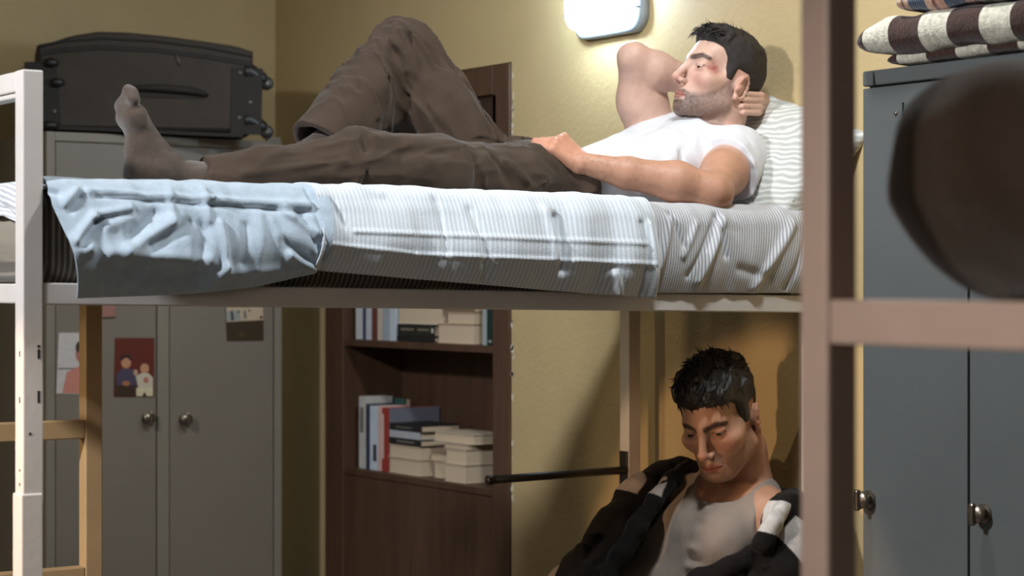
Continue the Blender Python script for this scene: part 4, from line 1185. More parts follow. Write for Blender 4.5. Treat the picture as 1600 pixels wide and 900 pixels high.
EYE = np.array([0.0325, 0.0695, 0.001])
def head_field(open_=0.0036, lid_drop=0.0, bd=0.0, jaw=1.0, brow=1.0, lipk=1.0):
    """a male head in its own axes, metres: x left, y forward, z up; crown at +0.118, chin at -0.118"""
    base = group([
        UE((0, -0.012, 0.034), (0.0735, 0.096, 0.083), 0.0),
        UE((0, 0.020, -0.02), (0.0625, 0.066, 0.088), 0.03),
    ])
    ear_R = basis((0.42, 0.90, 0.0), (0.0, -0.22, 1.0))   # local: x along the ear depth forward, y up, z outwards
    ec = np.array([0.0745, -0.018, -0.019])
    ring = [(math.cos(a)*0.0175+0.000, math.sin(a)*0.027+0.002) for a in np.linspace(math.radians(20), math.radians(262), 9)]
    pts3 = [ec+ear_R@np.array([-0.001-abs(0)+x_*1.0-0.003, y_, 0.0]) for x_, y_ in ring]
    out_ = ear_R[:, 2]*(1 if ear_R[0, 2] > 0 else -1)
    ear = group([
        U(lambda Q: ell_d(Q, ec-out_*0.002, (0.0172, 0.028, 0.0045), ear_R), 0.0),
        *[UC(pts3[i]+out_*0.004, pts3[i+1]+out_*0.004, 0.0038, 0.0036, 0.004) for i in range(len(pts3)-1)],
        UE(ec+ear_R@np.array([0.006, -0.026, 0])+out_*0.002, (0.006, 0.006, 0.007), 0.006),
        SE(ec+ear_R@np.array([0.001, -0.002, 0])+out_*0.007, (0.0075, 0.0125, 0.008), 0.004, ear_R),
        UE(ec+ear_R@np.array([0.0115, -0.006, 0])+out_*0.003, (0.004, 0.005, 0.005), 0.004),
        UC(ec-np.array([0.012, 0, 0])+ear_R@np.array([0.004, 0.004, 0]), ec+ear_R@np.array([0.003, 0, 0]), 0.014, 0.008, 0.01),
    ])
    face = [
        UC((0.051, 0.000, -0.062), (0.024, 0.062, -0.098), 0.0175*jaw, 0.0165, 0.028),
        UE((0, 0.073, -0.0985), (0.021, 0.0175, 0.0185), 0.02),
        UE((0.044, 0.054, -0.024), (0.023, 0.022, 0.020), 0.024),
        UC((0, 0.0805, 0.021-bd), (0.047, 0.0625, 0.024-bd*0.7), 0.0115*brow, 0.009*brow, 0.014),
        UE((0, 0.066, -0.070), (0.031, 0.027, 0.027), 0.022),
        SE((0.0335, 0.0965, 0.000), (0.0205, 0.0195, 0.0140), 0.013),
        SE((0.066, 0.052, 0.022), (0.012, 0.03, 0.025), 0.02),
        UC((0, 0.084, 0.016), (0, 0.1115, -0.034), 0.0070, 0.0088, 0.012),
        UE((0, 0.1125, -0.0370), (0.0100, 0.0095, 0.0086), 0.006),
        UE((0.0120, 0.0985, -0.0420), (0.0076, 0.0100, 0.0074), 0.006),
        SE((0.0066, 0.1045, -0.0505), (0.0036, 0.0055, 0.004), 0.003),
        # lids
        UE(EYE, (0.0148, 0.0146, 0.0140), 0.004),
        SE(EYE+np.array([0.000, 0.0125, -0.0006-lid_drop]), (0.0135, 0.010, open_), 0.0015),
        UC(EYE+np.array([-0.012, 0.0105, 0.0085-lid_drop]), EYE+np.array([0.0125, 0.006, 0.0075-lid_drop]), 0.0024, 0.0024, 0.004),
        # lips
        UC((0, 0.0965, -0.0680), (0.0225, 0.0835, -0.0725), 0.0052*lipk, 0.0030, 0.005),
        UC((0, 0.0950, -0.0795), (0.0205, 0.0840, -0.0752), 0.0066*lipk, 0.0032, 0.005),
        SC((0, 0.1035, -0.0735), (0.0245, 0.0865, -0.0742), 0.0017, 0.0012, 0.002),
        SE((0, 0.096, -0.0895), (0.016, 0.007, 0.0045), 0.008),
        SC((0, 0.1015, -0.058), (0, 0.1025, -0.064), 0.0022, 0.0022, 0.004),
        SC((0.0165, 0.0985, -0.047), (0.0285, 0.083, -0.070), 0.0012, 0.001, 0.008),
    ]
    fg = group(face)
    def f(Q):
        A = Q.copy(); A[:, 0] = np.abs(A[:, 0])
        d = base(A)
        for op in face: d = apply(op, A, d)
        return smin(d, ear(A), 0.005)
    def bare(Q):
        A = Q.copy(); A[:, 0] = np.abs(A[:, 0])
        d = base(A)
        for op in face[3:7]: d = apply(op, A, d)
        return smin(d, cone_d(A, (0, -0.035, -0.06), (0, -0.05, -0.12), 0.058, 0.06), 0.03)
    f.bare = bare
    return f

def seg_mask(Q, a, b, r, soft):
    return np.clip((r+soft-cone_d(Q, a, b, 0, 0))/soft, 0, 1)

SKIN = {}
def mixc(c, col, m):
    return c*(1-m[:, None])+np.array(lin(col))[None]*m[:, None]
def face_tint(Q, c, beard=0.6, bd=0.0, beard_col=(64, 52, 46), lip=(150, 84, 74), brow_col=(46, 34, 28), cut=-0.04):
    """complexion painted in head axes; Q local points, c running colours"""
    A = Q.copy(); A[:, 0] = np.abs(A[:, 0]); x, y, z = A.T
    ok = (np.linalg.norm(Q/np.array([0.1, 0.14, 0.15]), axis=1) < 1)
    red = np.exp(-((x-0.042)**2+(y-0.068)**2+(z+0.03)**2)/0.022**2)*0.35+np.exp(-(x**2+(y-0.112)**2+(z+0.037)**2)/0.014**2)*0.4
    red += np.clip((x-0.07)/0.012, 0, 1)*(z < 0.03)*(y < 0.015)*0.35
    c = mixc(c, (196, 112, 92), red*ok)
    if beard:
        top = np.interp(y, [-0.02, 0.012, 0.03, 0.06, 0.085], [0.010, 0.000, -0.030, -0.054, -0.060])
        m = np.clip((top-z)/0.014, 0, 1)*np.clip((y+0.022)/0.012, 0, 1)*np.clip((z+0.135)/0.02, 0, 1)*np.clip((0.15-np.abs(x))/0.05, 0, 1)
        mst = seg_mask(A, (0.003, 0.101, -0.0600), (0.026, 0.086, -0.069), 0.0045, 0.004)
        side = seg_mask(A, (0.026, 0.086, -0.068), (0.029, 0.078, -0.095), 0.003, 0.006)
        soul = np.clip((0.021-x)/0.006, 0, 1)*np.clip((-0.086-z)/0.005, 0, 1)*(y > 0.06)
        dens = 0.85+0.2*fbm(Q, 330, 4, 2)
        m = np.maximum(np.maximum(m*np.where((y > 0.07) & (z > -0.085) & (x < 0.024), 0.15, 1), mst*1.0), np.maximum(side*0.9, soul))*np.interp(y, [0.0, 0.03, 0.07], [0.62, 0.72, 1.0])*np.clip((0.0735-x)/0.004, 0, 1)
        c = mixc(c, beard_col, np.clip(m*dens*beard, 0, 1)*ok)
    lp = np.clip((1.0-np.abs(z+0.0738)/np.interp(x, [0, 0.008, 0.018, 0.025], [0.0098, 0.0098, 0.006, 0.002]))/0.25, 0, 1)*(x < 0.025)*(y > 0.08)
    c = mixc(c, lip, lp*0.8*ok)
    mouth = seg_mask(A, (0, 0.1, -0.0737), (0.0235, 0.086, -0.0742), 0.0006, 0.0022)
    c = mixc(c, (70, 34, 30), mouth*0.8*ok)
    B = A+np.array([0, 0, bd])
    b = np.maximum(seg_mask(B, (0.012, 0.092, 0.0195), (0.036, 0.083, 0.0265), 0.0052, 0.0032), seg_mask(B, (0.036, 0.083, 0.0265), (0.055, 0.066, 0.0215), 0.0036, 0.003))
    c = mixc(c, brow_col, np.clip(b*(0.95+0.12*fbm(Q, 300, 8, 2)), 0, 1)*0.92*ok)
    lash = seg_mask(A, EYE+np.array([-0.012, 0.0105, 0.0035]), EYE+np.array([0.013, 0.006, 0.002]), 0.0014, 0.0024)
    c = mixc(c, (52, 36, 30), lash*0.85*ok)
    und = seg_mask(A, EYE+np.array([-0.01, 0.012, -0.0085]), EYE+np.array([0.012, 0.008, -0.0085]), 0.003, 0.005)
    c = mixc(c, (150, 100, 84), und*0.35*ok)
    nos = seg_mask(A, (0.0066, 0.1045, -0.0500), (0.0066, 0.1045, -0.0505), 0.002, 0.003)
    c = mixc(c, (70, 40, 34), nos*0.8*ok)
    return c

def hand_ops(wrist, knuck, back, size=1.0, curls=((50, 60, 35),)*4, thumb=None, spread=0.0, flip=1, k=0.008):
    """wrist and middle-knuckle points, back-of-hand normal; curls in degrees per joint, index to little"""
    w = np.array(wrist, float); kn = np.array(knuck, float); d = kn-w; L = np.linalg.norm(d); d /= L
    n = np.array(back, float); n -= d*(n@d); n /= np.linalg.norm(n); s = np.cross(n, d)*flip   # s: towards the index finger
    ops = []
    offs = [0.030, 0.010, -0.010, -0.029]; lens = [(0.041, 0.025, 0.020), (0.045, 0.028, 0.021), (0.042, 0.026, 0.020), (0.033, 0.020, 0.018)]
    rs = [0.0092, 0.0095, 0.009, 0.0080]
    for i in range(4):
        o = offs[i]*size
        K = kn+s*o-d*(0.004+abs(i-1)*0.0035)*size-n*abs(offs[i])*0.12
        ops.append(UC(w+s*o*0.55, K, 0.0145*size, 0.0118*size, 0.012))
        ops.append(UE(K+n*0.0025, (0.0105*size,)*3, 0.006))
        p = K; ang = 0.0; fd = d+s*spread*(1.5-i)*0.2; fd /= np.linalg.norm(fd)
        for j in range(3):
            ang += math.radians(curls[i][j])
            v = fd*math.cos(ang)-n*math.sin(ang)
            q = p+v*lens[i][j]*size
            r0 = rs[i]*size*(1-0.07*j); r1 = rs[i]*size*(1-0.07*(j+1))
            ops.append(UC(p, q, r0, r1, 0.003 if j else 0.005)); p = q
    if thumb is not None:
        p = w+d*0.020*size+s*0.020*size-n*0.004
        pts = [p]+[np.array(t, float) for t in thumb]
        ops += chain(pts, [0.0125*size, 0.0115*size, 0.0105*size, 0.0085*size][:len(pts)], 0.006)
    return ops

M['skin'] = attr_mat('skin', 0.5, 0.25, 320.0, sss=0.12, vary=0.07, spec=0.35)
M['eye_white'] = mat('eye_white', (140, 128, 118), 0.25, 0.03)  # darkened: shade inside the half-closed lids is put into this colour
M['iris'] = mat('dark_iris', (44, 30, 22), 0.2, 0.1, 400.0)
def eyes(person, c, Bh, s, gaze):
    for sx in (1, -1):
        e = EYE*np.array([sx, 1, 1]); p = c+Bh@(e*s)
        bm = bmesh.new(); bmesh.ops.create_uvsphere(bm, u_segments=24, v_segments=16, radius=0.0131*s)
        bmesh.ops.translate(bm, verts=bm.verts, vec=tuple(p))
        eb = obj('eye', bm, M['eye_white'], person, smooth=True)
        g = np.array(gaze, float); g /= np.linalg.norm(g); gd = Bh@g
        bm = bmesh.new(); add_lathe(bm, p+gd*0.0112*s, gd, [(0, 0.0062*s), (0.0012*s, 0.0056*s), (0.0020*s, 0.003*s), (0.0022*s, 0.0004)], 18)
        obj('iris', bm, M['iris'], eb, smooth=True)

def strands(bm, roots, dirs, bends, lens, r0, nseg=5, nside=4):
    for p, d, b, L in zip(roots, dirs, bends, lens):
        pts = []; rr = []
        for k in range(nseg+1):
            t = k/nseg
            pts.append(p+d*L*t+b*L*t*t); rr.append(max(r0*(1-t)**0.8, 0.00025))
        add_tube(bm, pts, rr, nside, True)

def hair_mesh(name, person, cran, c, Bh, s, zmin, th, lumps, m, n_str, str_len, seed, vox=0.0032, flow=(0, 0.5, 0.4), r0=0.0022, edge_only=None, rise=0.25):
    def f(P):
        Q = ((P-c)@Bh)/s
        d = cran(Q)-th(Q)
        d = smax(d, (zmin(Q)-Q[:, 2])*0.8, 0.006)
        d = smax(d, -(cran(Q)+0.010), 0.002)
        return d*s
    ops = [U(f, 0.0), D(lambda P, a: a+lumps(((P-c)@Bh)/s))]
    R_ = 0.17*s
    o, V, F = sculpt(name, ops, c-R_, c+R_, vox, m, person, None, 1, True)
    rng = np.random.default_rng(seed)
    Nn = normals_of(V, F); Q = ((V-c)@Bh)/s
    outw = (np.sum((V-c)*Nn, axis=1) > 0) & (cran(Q) > 0.002)
    idx = np.nonzero(outw if edge_only is None else outw & edge_only(Q))[0]
    idx = rng.choice(idx, min(n_str, len(idx)), replace=False)
    fl = Bh@np.array(flow, float)
    roots = V[idx]-Nn[idx]*0.004
    jit = rng.normal(0, 0.35, (len(idx), 3))
    tf_ = fl[None]-Nn[idx]*(Nn[idx]@fl)[:, None]; dirs = Nn[idx]*rise+tf_+jit*0.35; dirs /= np.linalg.norm(dirs, axis=1)[:, None]
    bends = tf_*0.3-Nn[idx]*(rise*1.1)+rng.normal(0, 0.25, (len(idx), 3))
    top = np.clip((Q[idx, 2]-0.03)/0.07, 0.15, 1)
    lens = str_len*top*rng.uniform(0.5, 1.3, len(idx))
    bm = bmesh.new(); strands(bm, roots, dirs, bends, lens, r0)
    st = obj('hair_strands', bm, m, o, smooth=True); st['kind'] = 'stuff'
    return o

# ------------------------------------------------------------------ the man lying on the upper bunk
lyX = 2.75
man = empty('person', (2.75, 3.95, 1.585), 'man in white t-shirt and brown trousers lying on the upper bunk', 'person')
hs = 1.045
Hc = aY(1124, 123, 3.865)
Hb = head_axes((-0.985, 0.13), 18, -3)
def Hl(P): return ((P-Hc)@Hb)/hs
hf = head_field(open_=0.0014, lid_drop=0.0030, jaw=1.05, brow=1.15)
def Hw(q): return Hc+Hb@(np.array(q, float)*hs)

shN = aY(1146, 243, 3.79); elN = aY(1112, 300, 3.655); wrN = aY(907, 254, 3.795); knN = aY(868, 219, 3.825)
shF = aY(1012, 224, 4.12); elF = aY(990, 92, 4.05); wrF = aY(1105, 138, 3.99)
neck0 = Hw((0, -0.035, -0.075)); neck1 = (shN+shF)/2+np.array([0.06, 0, 0.015])
pel = aY(828, 276, 3.94)
waist = aY(918, 288, 3.94)
chest = aY(1045, 258, 3.97)
torso_ops = [
    UC(shN+np.array([0.02, 0.05, -0.01]), shF+np.array([0.02, -0.05, -0.01]), 0.080, 0.080, 0.0),
    UC(chest+np.array([0.0, -0.085, 0.0]), waist+np.array([0.0, -0.075, 0.0]), 0.098, 0.068, 0.04),
    UC(chest+np.array([0.0, 0.085, 0.0]), waist+np.array([0.0, 0.075, 0.0]), 0.098, 0.068, 0.04),
    UC(chest+np.array([0.03, -0.07, 0.012]), chest+np.array([0.03, 0.07, 0.012]), 0.092, 0.092, 0.04),
]
arm_ops = (
    chain([shN, shN*0.5+elN*0.5+np.array([0, -0.005, 0.0]), elN], [0.058, 0.052, 0.043], 0.03)
    + chain([elN, elN*0.72+wrN*0.28+np.array([0, -0.004, 0.004]), elN*0.35+wrN*0.65, wrN], [0.042, 0.046, 0.035, 0.026], 0.02)
    + [UE(elN+np.array([0.02, 0, -0.012]), (0.03, 0.03, 0.026), 0.02)]
    + chain([shF+np.array([0.02, 0, 0]), shF*0.5+elF*0.5+np.array([-0.004, 0.0, 0]), elF], [0.064, 0.053, 0.039], 0.03)
    + [UE(shF*0.55+elF*0.45+np.array([0.016, -0.015, 0]), (0.045, 0.045, 0.06), 0.03)]
    + chain([elF, elF*0.7+wrF*0.3+np.array([0, 0, -0.006]), elF*0.3+wrF*0.7, wrF], [0.038, 0.047, 0.036, 0.027], 0.015)
    + [UE(elF+np.array([-0.004, 0, 0.012]), (0.028, 0.028, 0.024), 0.02)]
)
handN = hand_ops(wrN, knN, (-0.15, -0.60, 0.75), 1.08, [(36, 48, 30), (42, 52, 30), (48, 55, 30), (54, 55, 30)],
                 thumb=[aY(860, 228, 3.92), aY(842, 236, 3.92)], flip=1)
# the far hand cups the back of the head: fingers show below the ear
hk = aY(1196, 160, 3.90)
fing = []
for i, (p0, p1, p2) in enumerate((((1196, 152), (1188, 150), (1168, 147)), ((1197, 160), (1188, 158), (1163, 156)), ((1196, 169), (1186, 168), (1160, 166)), ((1193, 177), (1183, 177), (1162, 176)))):
    a = aY(p0[0], p0[1]-2, 3.87); b = aY(p1[0], p1[1]-1, 3.805); c_ = aY(p2[0], p2[1], 3.795)
    fing += [UC(a, b, 0.0092, 0.0088, 0.004), UC(b, c_, 0.0086, 0.0072, 0.003)]
palmF = [UC(aY(1186, 150, 3.89), aY(1184, 176, 3.89), 0.014, 0.014, 0.01), UC(wrF, aY(1180, 162, 3.91), 0.024, 0.02, 0.01)]
body_ops = torso_ops + [
    UC(neck0, neck1, 0.058*hs, 0.062, 0.03),
    UC(Hw((0.03, -0.03, -0.06)), neck1+np.array([0, -0.04, 0]), 0.03, 0.035, 0.03),
    U(lambda P: hf(Hl(P))*hs, 0.016),
    SC(Hw((0, 0.05, -0.135)), Hw((0, 0.075, -0.15)), 0.018, 0.02, 0.02),
] + arm_ops + handN + palmF + fing
SK1 = np.array(lin((204, 166, 148)))
def tint_lying(V):
    c = np.repeat(SK1[None], len(V), 0)*(1+0.06*fbm(V, 14, 3, 3))[:, None]
    Q = Hl(V)
    c = face_tint(Q, c, 0.88, 0.0, (66, 58, 54))
    tan = np.maximum(seg_mask(V, shN*0.3+elN*0.7, elN, 0.075, 0.03), seg_mask(V, elN, knN, 0.06, 0.03)); c = mixc(c, (180, 128, 98), tan*0.75)
    br = np.exp(-(((Q[:, 0]-0.0585)/0.018)**2+((Q[:, 1]-0.055)/0.015)**2+((Q[:, 2]-0.004)/0.013)**2))
    c = mixc(c, (140, 44, 26), np.clip(br*(1.1+0.6*fbm(Q, 110, 6, 2)), 0, 1)*0.9)
    cy = Q[:, 1]
    kn = seg_mask(V, knN, knN, 0.05, 0.05); c = mixc(c, (206, 140, 112), kn*0.35)
    # hair roots under the hair
    hz = np.clip((Q[:, 2]-zmin1(Q)-0.002)/0.004, 0, 1)*(Q[:, 2] > -0.07)*(np.abs(hf.bare(Q)) < 0.006)
    c = mixc(c, (46, 38, 34), hz)
    fore = seg_mask(V, elN*0.9+wrN*0.1, wrN, 0.03, 0.03)*np.clip(fbm(V*np.array([1, 1, 1]), 130, 21, 2)+0.1, 0, 1)
    c = mixc(c, (110, 70, 52), fore*0.30)
    return c
def zmin1(Q):
    z = np.interp(Q[:, 1], [-0.14, -0.10, -0.05, -0.035, 0.002, 0.007, 0.022, 0.028, 0.045, 0.066, 0.085, 0.12],
                  [-0.045, -0.055, -0.03, 0.016, 0.018, -0.012, -0.010, 0.036, 0.054, 0.062, 0.075, 0.078])
    return z
sculpt('body', body_ops, (2.45, 3.5, 1.50), (3.46, 4.35, 2.16), 0.0026, M['skin'], man, tint_lying, 1)
eyes(man, Hc, Hb, hs, (0.05, 1.0, -0.30))
M['hair_brown'] = mat('dark_brown_hair', (46, 41, 39), 0.6, 0.3, 60.0, 0.6, 420.0, spec=0.3)
def th1(Q):
    t = np.clip((Q[:, 2]-0.055)/0.05, 0, 1); fr = np.clip((Q[:, 1]-0.0)/0.07, 0, 1)
    return (0.0035+0.006*t*t*(3-2*t)+0.010*t*fr)*np.clip((Q[:, 2]-zmin1(Q))/0.018+0.2, 0.2, 1)
def lump1(Q):
    t = np.clip((Q[:, 2]-0.04)/0.05, 0.1, 1)
    return t*(0.0045*np.sin(Q[:, 0]*150+Q[:, 1]*60+7*vnoise(Q, 22, 2))*np.clip((Q[:, 1]+0.02)/0.06, 0, 1)+0.003*fbm(Q, 55, 4, 2))
hair_mesh('hair', man, hf.bare, Hc, Hb, hs, zmin1, th1, lump1, M['hair_brown'], 1500, 0.015, 5, flow=(0.1, 0.6, 0.1), rise=0.06, r0=0.0017)
# curls at the forehead
rng = np.random.default_rng(3); bm = bmesh.new()
for k in range(70):
    x = rng.uniform(-0.05, 0.058); y = 0.078+rng.uniform(-0.012, 0.006)-abs(x)*0.25; z = 0.098+rng.uniform(-0.008, 0.01)-abs(x)*0.15
    ph = rng.uniform(0, 6.28); L = rng.uniform(0.016, 0.034); pts = []
    for j in range(9):
        t = j/8; a = ph+t*4.2; rr = 0.006*t
        pts.append(Hw((x+rr*math.cos(a), y+L*0.62*t+rr*0.4*math.sin(a), z+L*(0.35*t-0.95*t*t)+rr*math.sin(a))))
    add_tube(bm, pts, [0.0026*(1-j/8.6) for j in range(9)], 5)
obj('front_curls', bm, M['hair_brown'], man, smooth=True)['kind'] = 'stuff'

# t-shirt
M['tee'] = mat('white_cotton', (218, 218, 222), 0.9, 0.03, 20.0, 0.2, 420.0, spec=0.12, sheen=0.2)
e = 0.008
hemN = shN*0.30+elN*0.70
dN = (elN-shN)/np.linalg.norm(elN-shN)
dF = (elF-shF)/np.linalg.norm(elF-shF)
sleeveN = group([UC(shN, shN+(elN-shN)*0.98, 0.074, 0.071, 0.0), UC(shN+np.array([0.03, 0, 0.0]), elN*0.6+shN*0.4+np.array([0.045, 0.0, -0.01]), 0.062, 0.050, 0.02), cut(shN+dN*0.085+np.array([0.0, 0, 0]), dN+np.array([-0.65, 0, 0.1]), 0.002)])
sleeveF = group([UC(shF, shF+dF*0.2, 0.070, 0.062, 0.0), cut(shF+dF*0.015, dF+np.array([-0.1, 0, 0.0]), 0.002)])
under = group(torso_ops+[UC(neck0, neck1, 0.058*hs, 0.062, 0.03), UC(Hw((0.03, -0.03, -0.06)), neck1+np.array([0, -0.04, 0]), 0.03, 0.035, 0.03)])
armF_f = group([UC(shF+np.array([0.02, 0, 0]), shF*0.6+elF*0.4, 0.064, 0.056, 0.0), cut(shF+dF*0.028, dF+np.array([-0.1, 0, 0.0]), 0.002)])
tee_ops = [U(lambda P: under(P)-0.0075, 0.0), U(lambda P: armF_f(P)-0.007, 0.014),
    U(sleeveN, 0.014),
    SC(neck0+(neck0-neck1)*0.6, neck1+(neck0-neck1)*0.10, 0.082, 0.078, 0.006),
    # folds
    R(aY(1085, 205, 3.80), aY(1092, 262, 3.74), 0.008, 0.011), R(aY(1098, 208, 3.80), aY(1105, 255, 3.74), 0.008, -0.010),
    R(aY(1070, 215, 3.85), aY(1040, 262, 3.78), 0.010, 0.010), R(aY(1040, 215, 3.9), aY(990, 262, 3.8), 0.010, 0.010),
    R(aY(1020, 235, 3.85), aY(960, 258, 3.82), 0.008, -0.010), R(aY(985, 232, 4.0), aY(950, 255, 3.9), 0.008, 0.010),
    R(aY(1000, 215, 4.05), aY(965, 235, 4.0), 0.010, 0.011), R(aY(1150, 250, 3.72), aY(1130, 300, 3.66), 0.012, 0.006),
    R(aY(1165, 215, 3.80), aY(1188, 280, 3.76), 0.014, 0.008), R(aY(1060, 240, 3.8), aY(1075, 272, 3.76), 0.008, -0.008),
    R(aY(945, 250, 3.9), aY(925, 290, 3.82), 0.010, 0.010),
    D(lambda P, a: a+0.004*fbm(P, 16, 12, 3)),
    cut(aY(880, 270, 3.85), (-1, 0, -0.3), 0.003),
]
sculpt('t_shirt', tee_ops, (2.6, 3.5, 1.50), (3.46, 4.35, 1.95), 0.0032, M['tee'], man, None, 1)
# ribbed collar
ncd = (neck0-neck1)/np.linalg.norm(neck0-neck1)
Ms = mat('white_collar', (224, 224, 226), 0.9, 0.03, 20.0, spec=0.12)

# trousers
M['brown_twill'] = mat('brown_twill', (70, 57, 47), 0.92, 0.13, 9.0, 0.3, 600.0, spec=0.10, sheen=0.10)
hipN = aY(800, 286, 3.84); thiN = aY(680, 274, 3.81); kneeN = aY(560, 256, 3.80); shiN = aY(420, 277, 3.81); ankN = aY(285, 288, 3.83)
hipF = aY(728, 262, 4.02); kneeF = aY(627, 86, 4.10); ankF = aY(512, 224, 4.07)
dHem = (ankN-kneeN)/np.linalg.norm(ankN-kneeN); dHemF = (ankF-kneeF)/np.linalg.norm(ankF-kneeF)
legN = group(chain([hipN, thiN, kneeN, shiN, ankN+dHem*0.1], [0.085, 0.078, 0.070, 0.054, 0.047], 0.03)
             + [cut(ankN-dHem*0.042, dHem+np.array([0, 0, 0.35]), 0.002), SC(ankN-dHem*0.12, ankN+dHem*0.2, 0.030, 0.040, 0.003)])
legF = group(chain([hipF, hipF*0.45+kneeF*0.55+np.array([0, -0.01, 0]), kneeF, kneeF*0.5+ankF*0.5, ankF+dHemF*0.1], [0.100, 0.084, 0.074, 0.080, 0.084], 0.03)
             + [UC(hipF+np.array([0, 0, 0.0]), kneeF*0.5+hipF*0.5+np.array([0.03, 0, -0.02]), 0.08, 0.062, 0.04),
                cut(ankF+dHemF*0.012, dHemF+np.array([0.0, 0, -0.12]), 0.002), SC(kneeF*0.3+ankF*0.7, ankF+dHemF*0.2, 0.066, 0.080, 0.003)])
def px3(px, py, Y): return aY(px, py, Y)
YN = 3.735
tr_ops = [
    U(legN, 0.0), U(legF, 0.02),
    UC(pel+np.array([-0.02, -0.06, -0.012]), pel+np.array([-0.02, 0.06, -0.012]), 0.090, 0.090, 0.04),
    UC(waist+np.array([-0.09, -0.075, -0.005]), waist+np.array([-0.09, 0.075, -0.005]), 0.086, 0.086, 0.03),
    UC(aY(818, 243, 3.90), aY(848, 247, 3.90), 0.030, 0.033, 0.02),           # gathered fly
    cut(aY(893, 265, 3.85), (1, 0, 0.75), 0.003),
    # knee gathers of the straight leg
    R(px3(548, 212, 3.74), px3(562, 292, 3.735), 0.009, 0.010), R(px3(570, 210, 3.745), px3(572, 285, 3.735), 0.009, -0.012), R(px3(582, 215, 3.745), px3(590, 270, 3.735), 0.010, 0.009),
    R(px3(535, 225, 3.745), px3(430, 252, 3.75), 0.012, -0.007), R(px3(540, 250, 3.735), px3(380, 272, 3.76), 0.007, 0.006), R(px3(590, 240, 3.74), px3(690, 238, 3.74), 0.014, -0.006),
    R(px3(600, 215, 3.76), px3(720, 230, 3.76), 0.014, 0.007), R(px3(560, 258, 3.735), px3(730, 292, 3.735), 0.006, 0.004), R(px3(725, 235, 3.74), px3(728, 295, 3.735), 0.006, 0.006), R(px3(755, 238, 3.74), px3(760, 300, 3.735), 0.006, 0.006), R(px3(741, 240, 3.74), px3(744, 300, 3.735), 0.008, -0.005),
    R(px3(790, 250, 3.75), px3(835, 290, 3.74), 0.012, 0.008), R(px3(805, 245, 3.76), px3(850, 285, 3.74), 0.010, -0.009), R(px3(835, 225, 3.82), px3(880, 262, 3.78), 0.010, 0.008), R(px3(770, 248, 3.76), px3(800, 285, 3.74), 0.012, -0.008),
    # side pocket
    R(px3(885, 262, 3.77), px3(838, 300, 3.74), 0.006, 0.008), R(px3(892, 268, 3.77), px3(850, 302, 3.74), 0.010, -0.010),
    # bent leg: gathers behind the knee, seam lines
    R(px3(620, 85, 4.02), px3(628, 215, 4.0), 0.020, -0.030), R(px3(608, 50, 4.03), px3(622, 120, 4.02), 0.007, -0.007), R(px3(640, 55, 4.03), px3(634, 130, 4.02), 0.007, -0.007), R(px3(626, 45, 4.03), px3(630, 100, 4.02), 0.009, 0.007),
    R(px3(652, 70, 4.03), px3(640, 150, 4.02), 0.008, -0.008),
    R(px3(668, 80, 4.03), px3(700, 200, 4.02), 0.008, -0.008), R(px3(680, 100, 4.03), px3(712, 215, 4.02), 0.008, 0.008), R(px3(692, 120, 4.03), px3(722, 220, 4.02), 0.007, -0.008), R(px3(703, 140, 4.04), px3(735, 222, 4.03), 0.007, 0.008), R(px3(660, 60, 4.05), px3(690, 130, 4.04), 0.008, 0.008),
    R(px3(635, 110, 4.02), px3(655, 125, 4.02), 0.008, 0.010), R(px3(618, 110, 4.02), px3(575, 200, 4.0), 0.004, 0.003),
    D(lambda P, a: a+0.005*fbm(P, 11, 15, 3)+wrinkles(P)),
]
def along(P, a, b, f_along, f_across, seed):
    d = (np.asarray(b)-np.asarray(a)); d = d/np.linalg.norm(d)
    t = P@d; Q = P*f_across-np.outer(t, d)*(f_across-f_along)
    n_ = vnoise(Q, 1.0, seed)+0.5*vnoise(Q, 2.1, seed+4)
    return (1-np.abs(n_))**2
def wrinkles(P):
    out = np.zeros(len(P))
    far = P[:, 1]+(P[:, 2]-1.68)*0.9 > 3.97
    w = (P[:, 2] > 1.70) & far & (P[:, 0] < 2.75)
    if w.any(): out[w] = -0.013*along(P[w], hipF, kneeF, 4, 30, 3)*np.clip((P[w, 0]-2.20)/0.15, 0.25, 1)
    if (~w).any(): out[~w] = -0.006*along(P[~w], hipN+np.array([0, 0, 0.12]), ankN, 5, 26, 8)
    return out
sculpt('trousers', tr_ops, (1.72, 3.5, 1.50), (3.0, 4.35, 2.12), 0.0034, M['brown_twill'], man, None, 1)
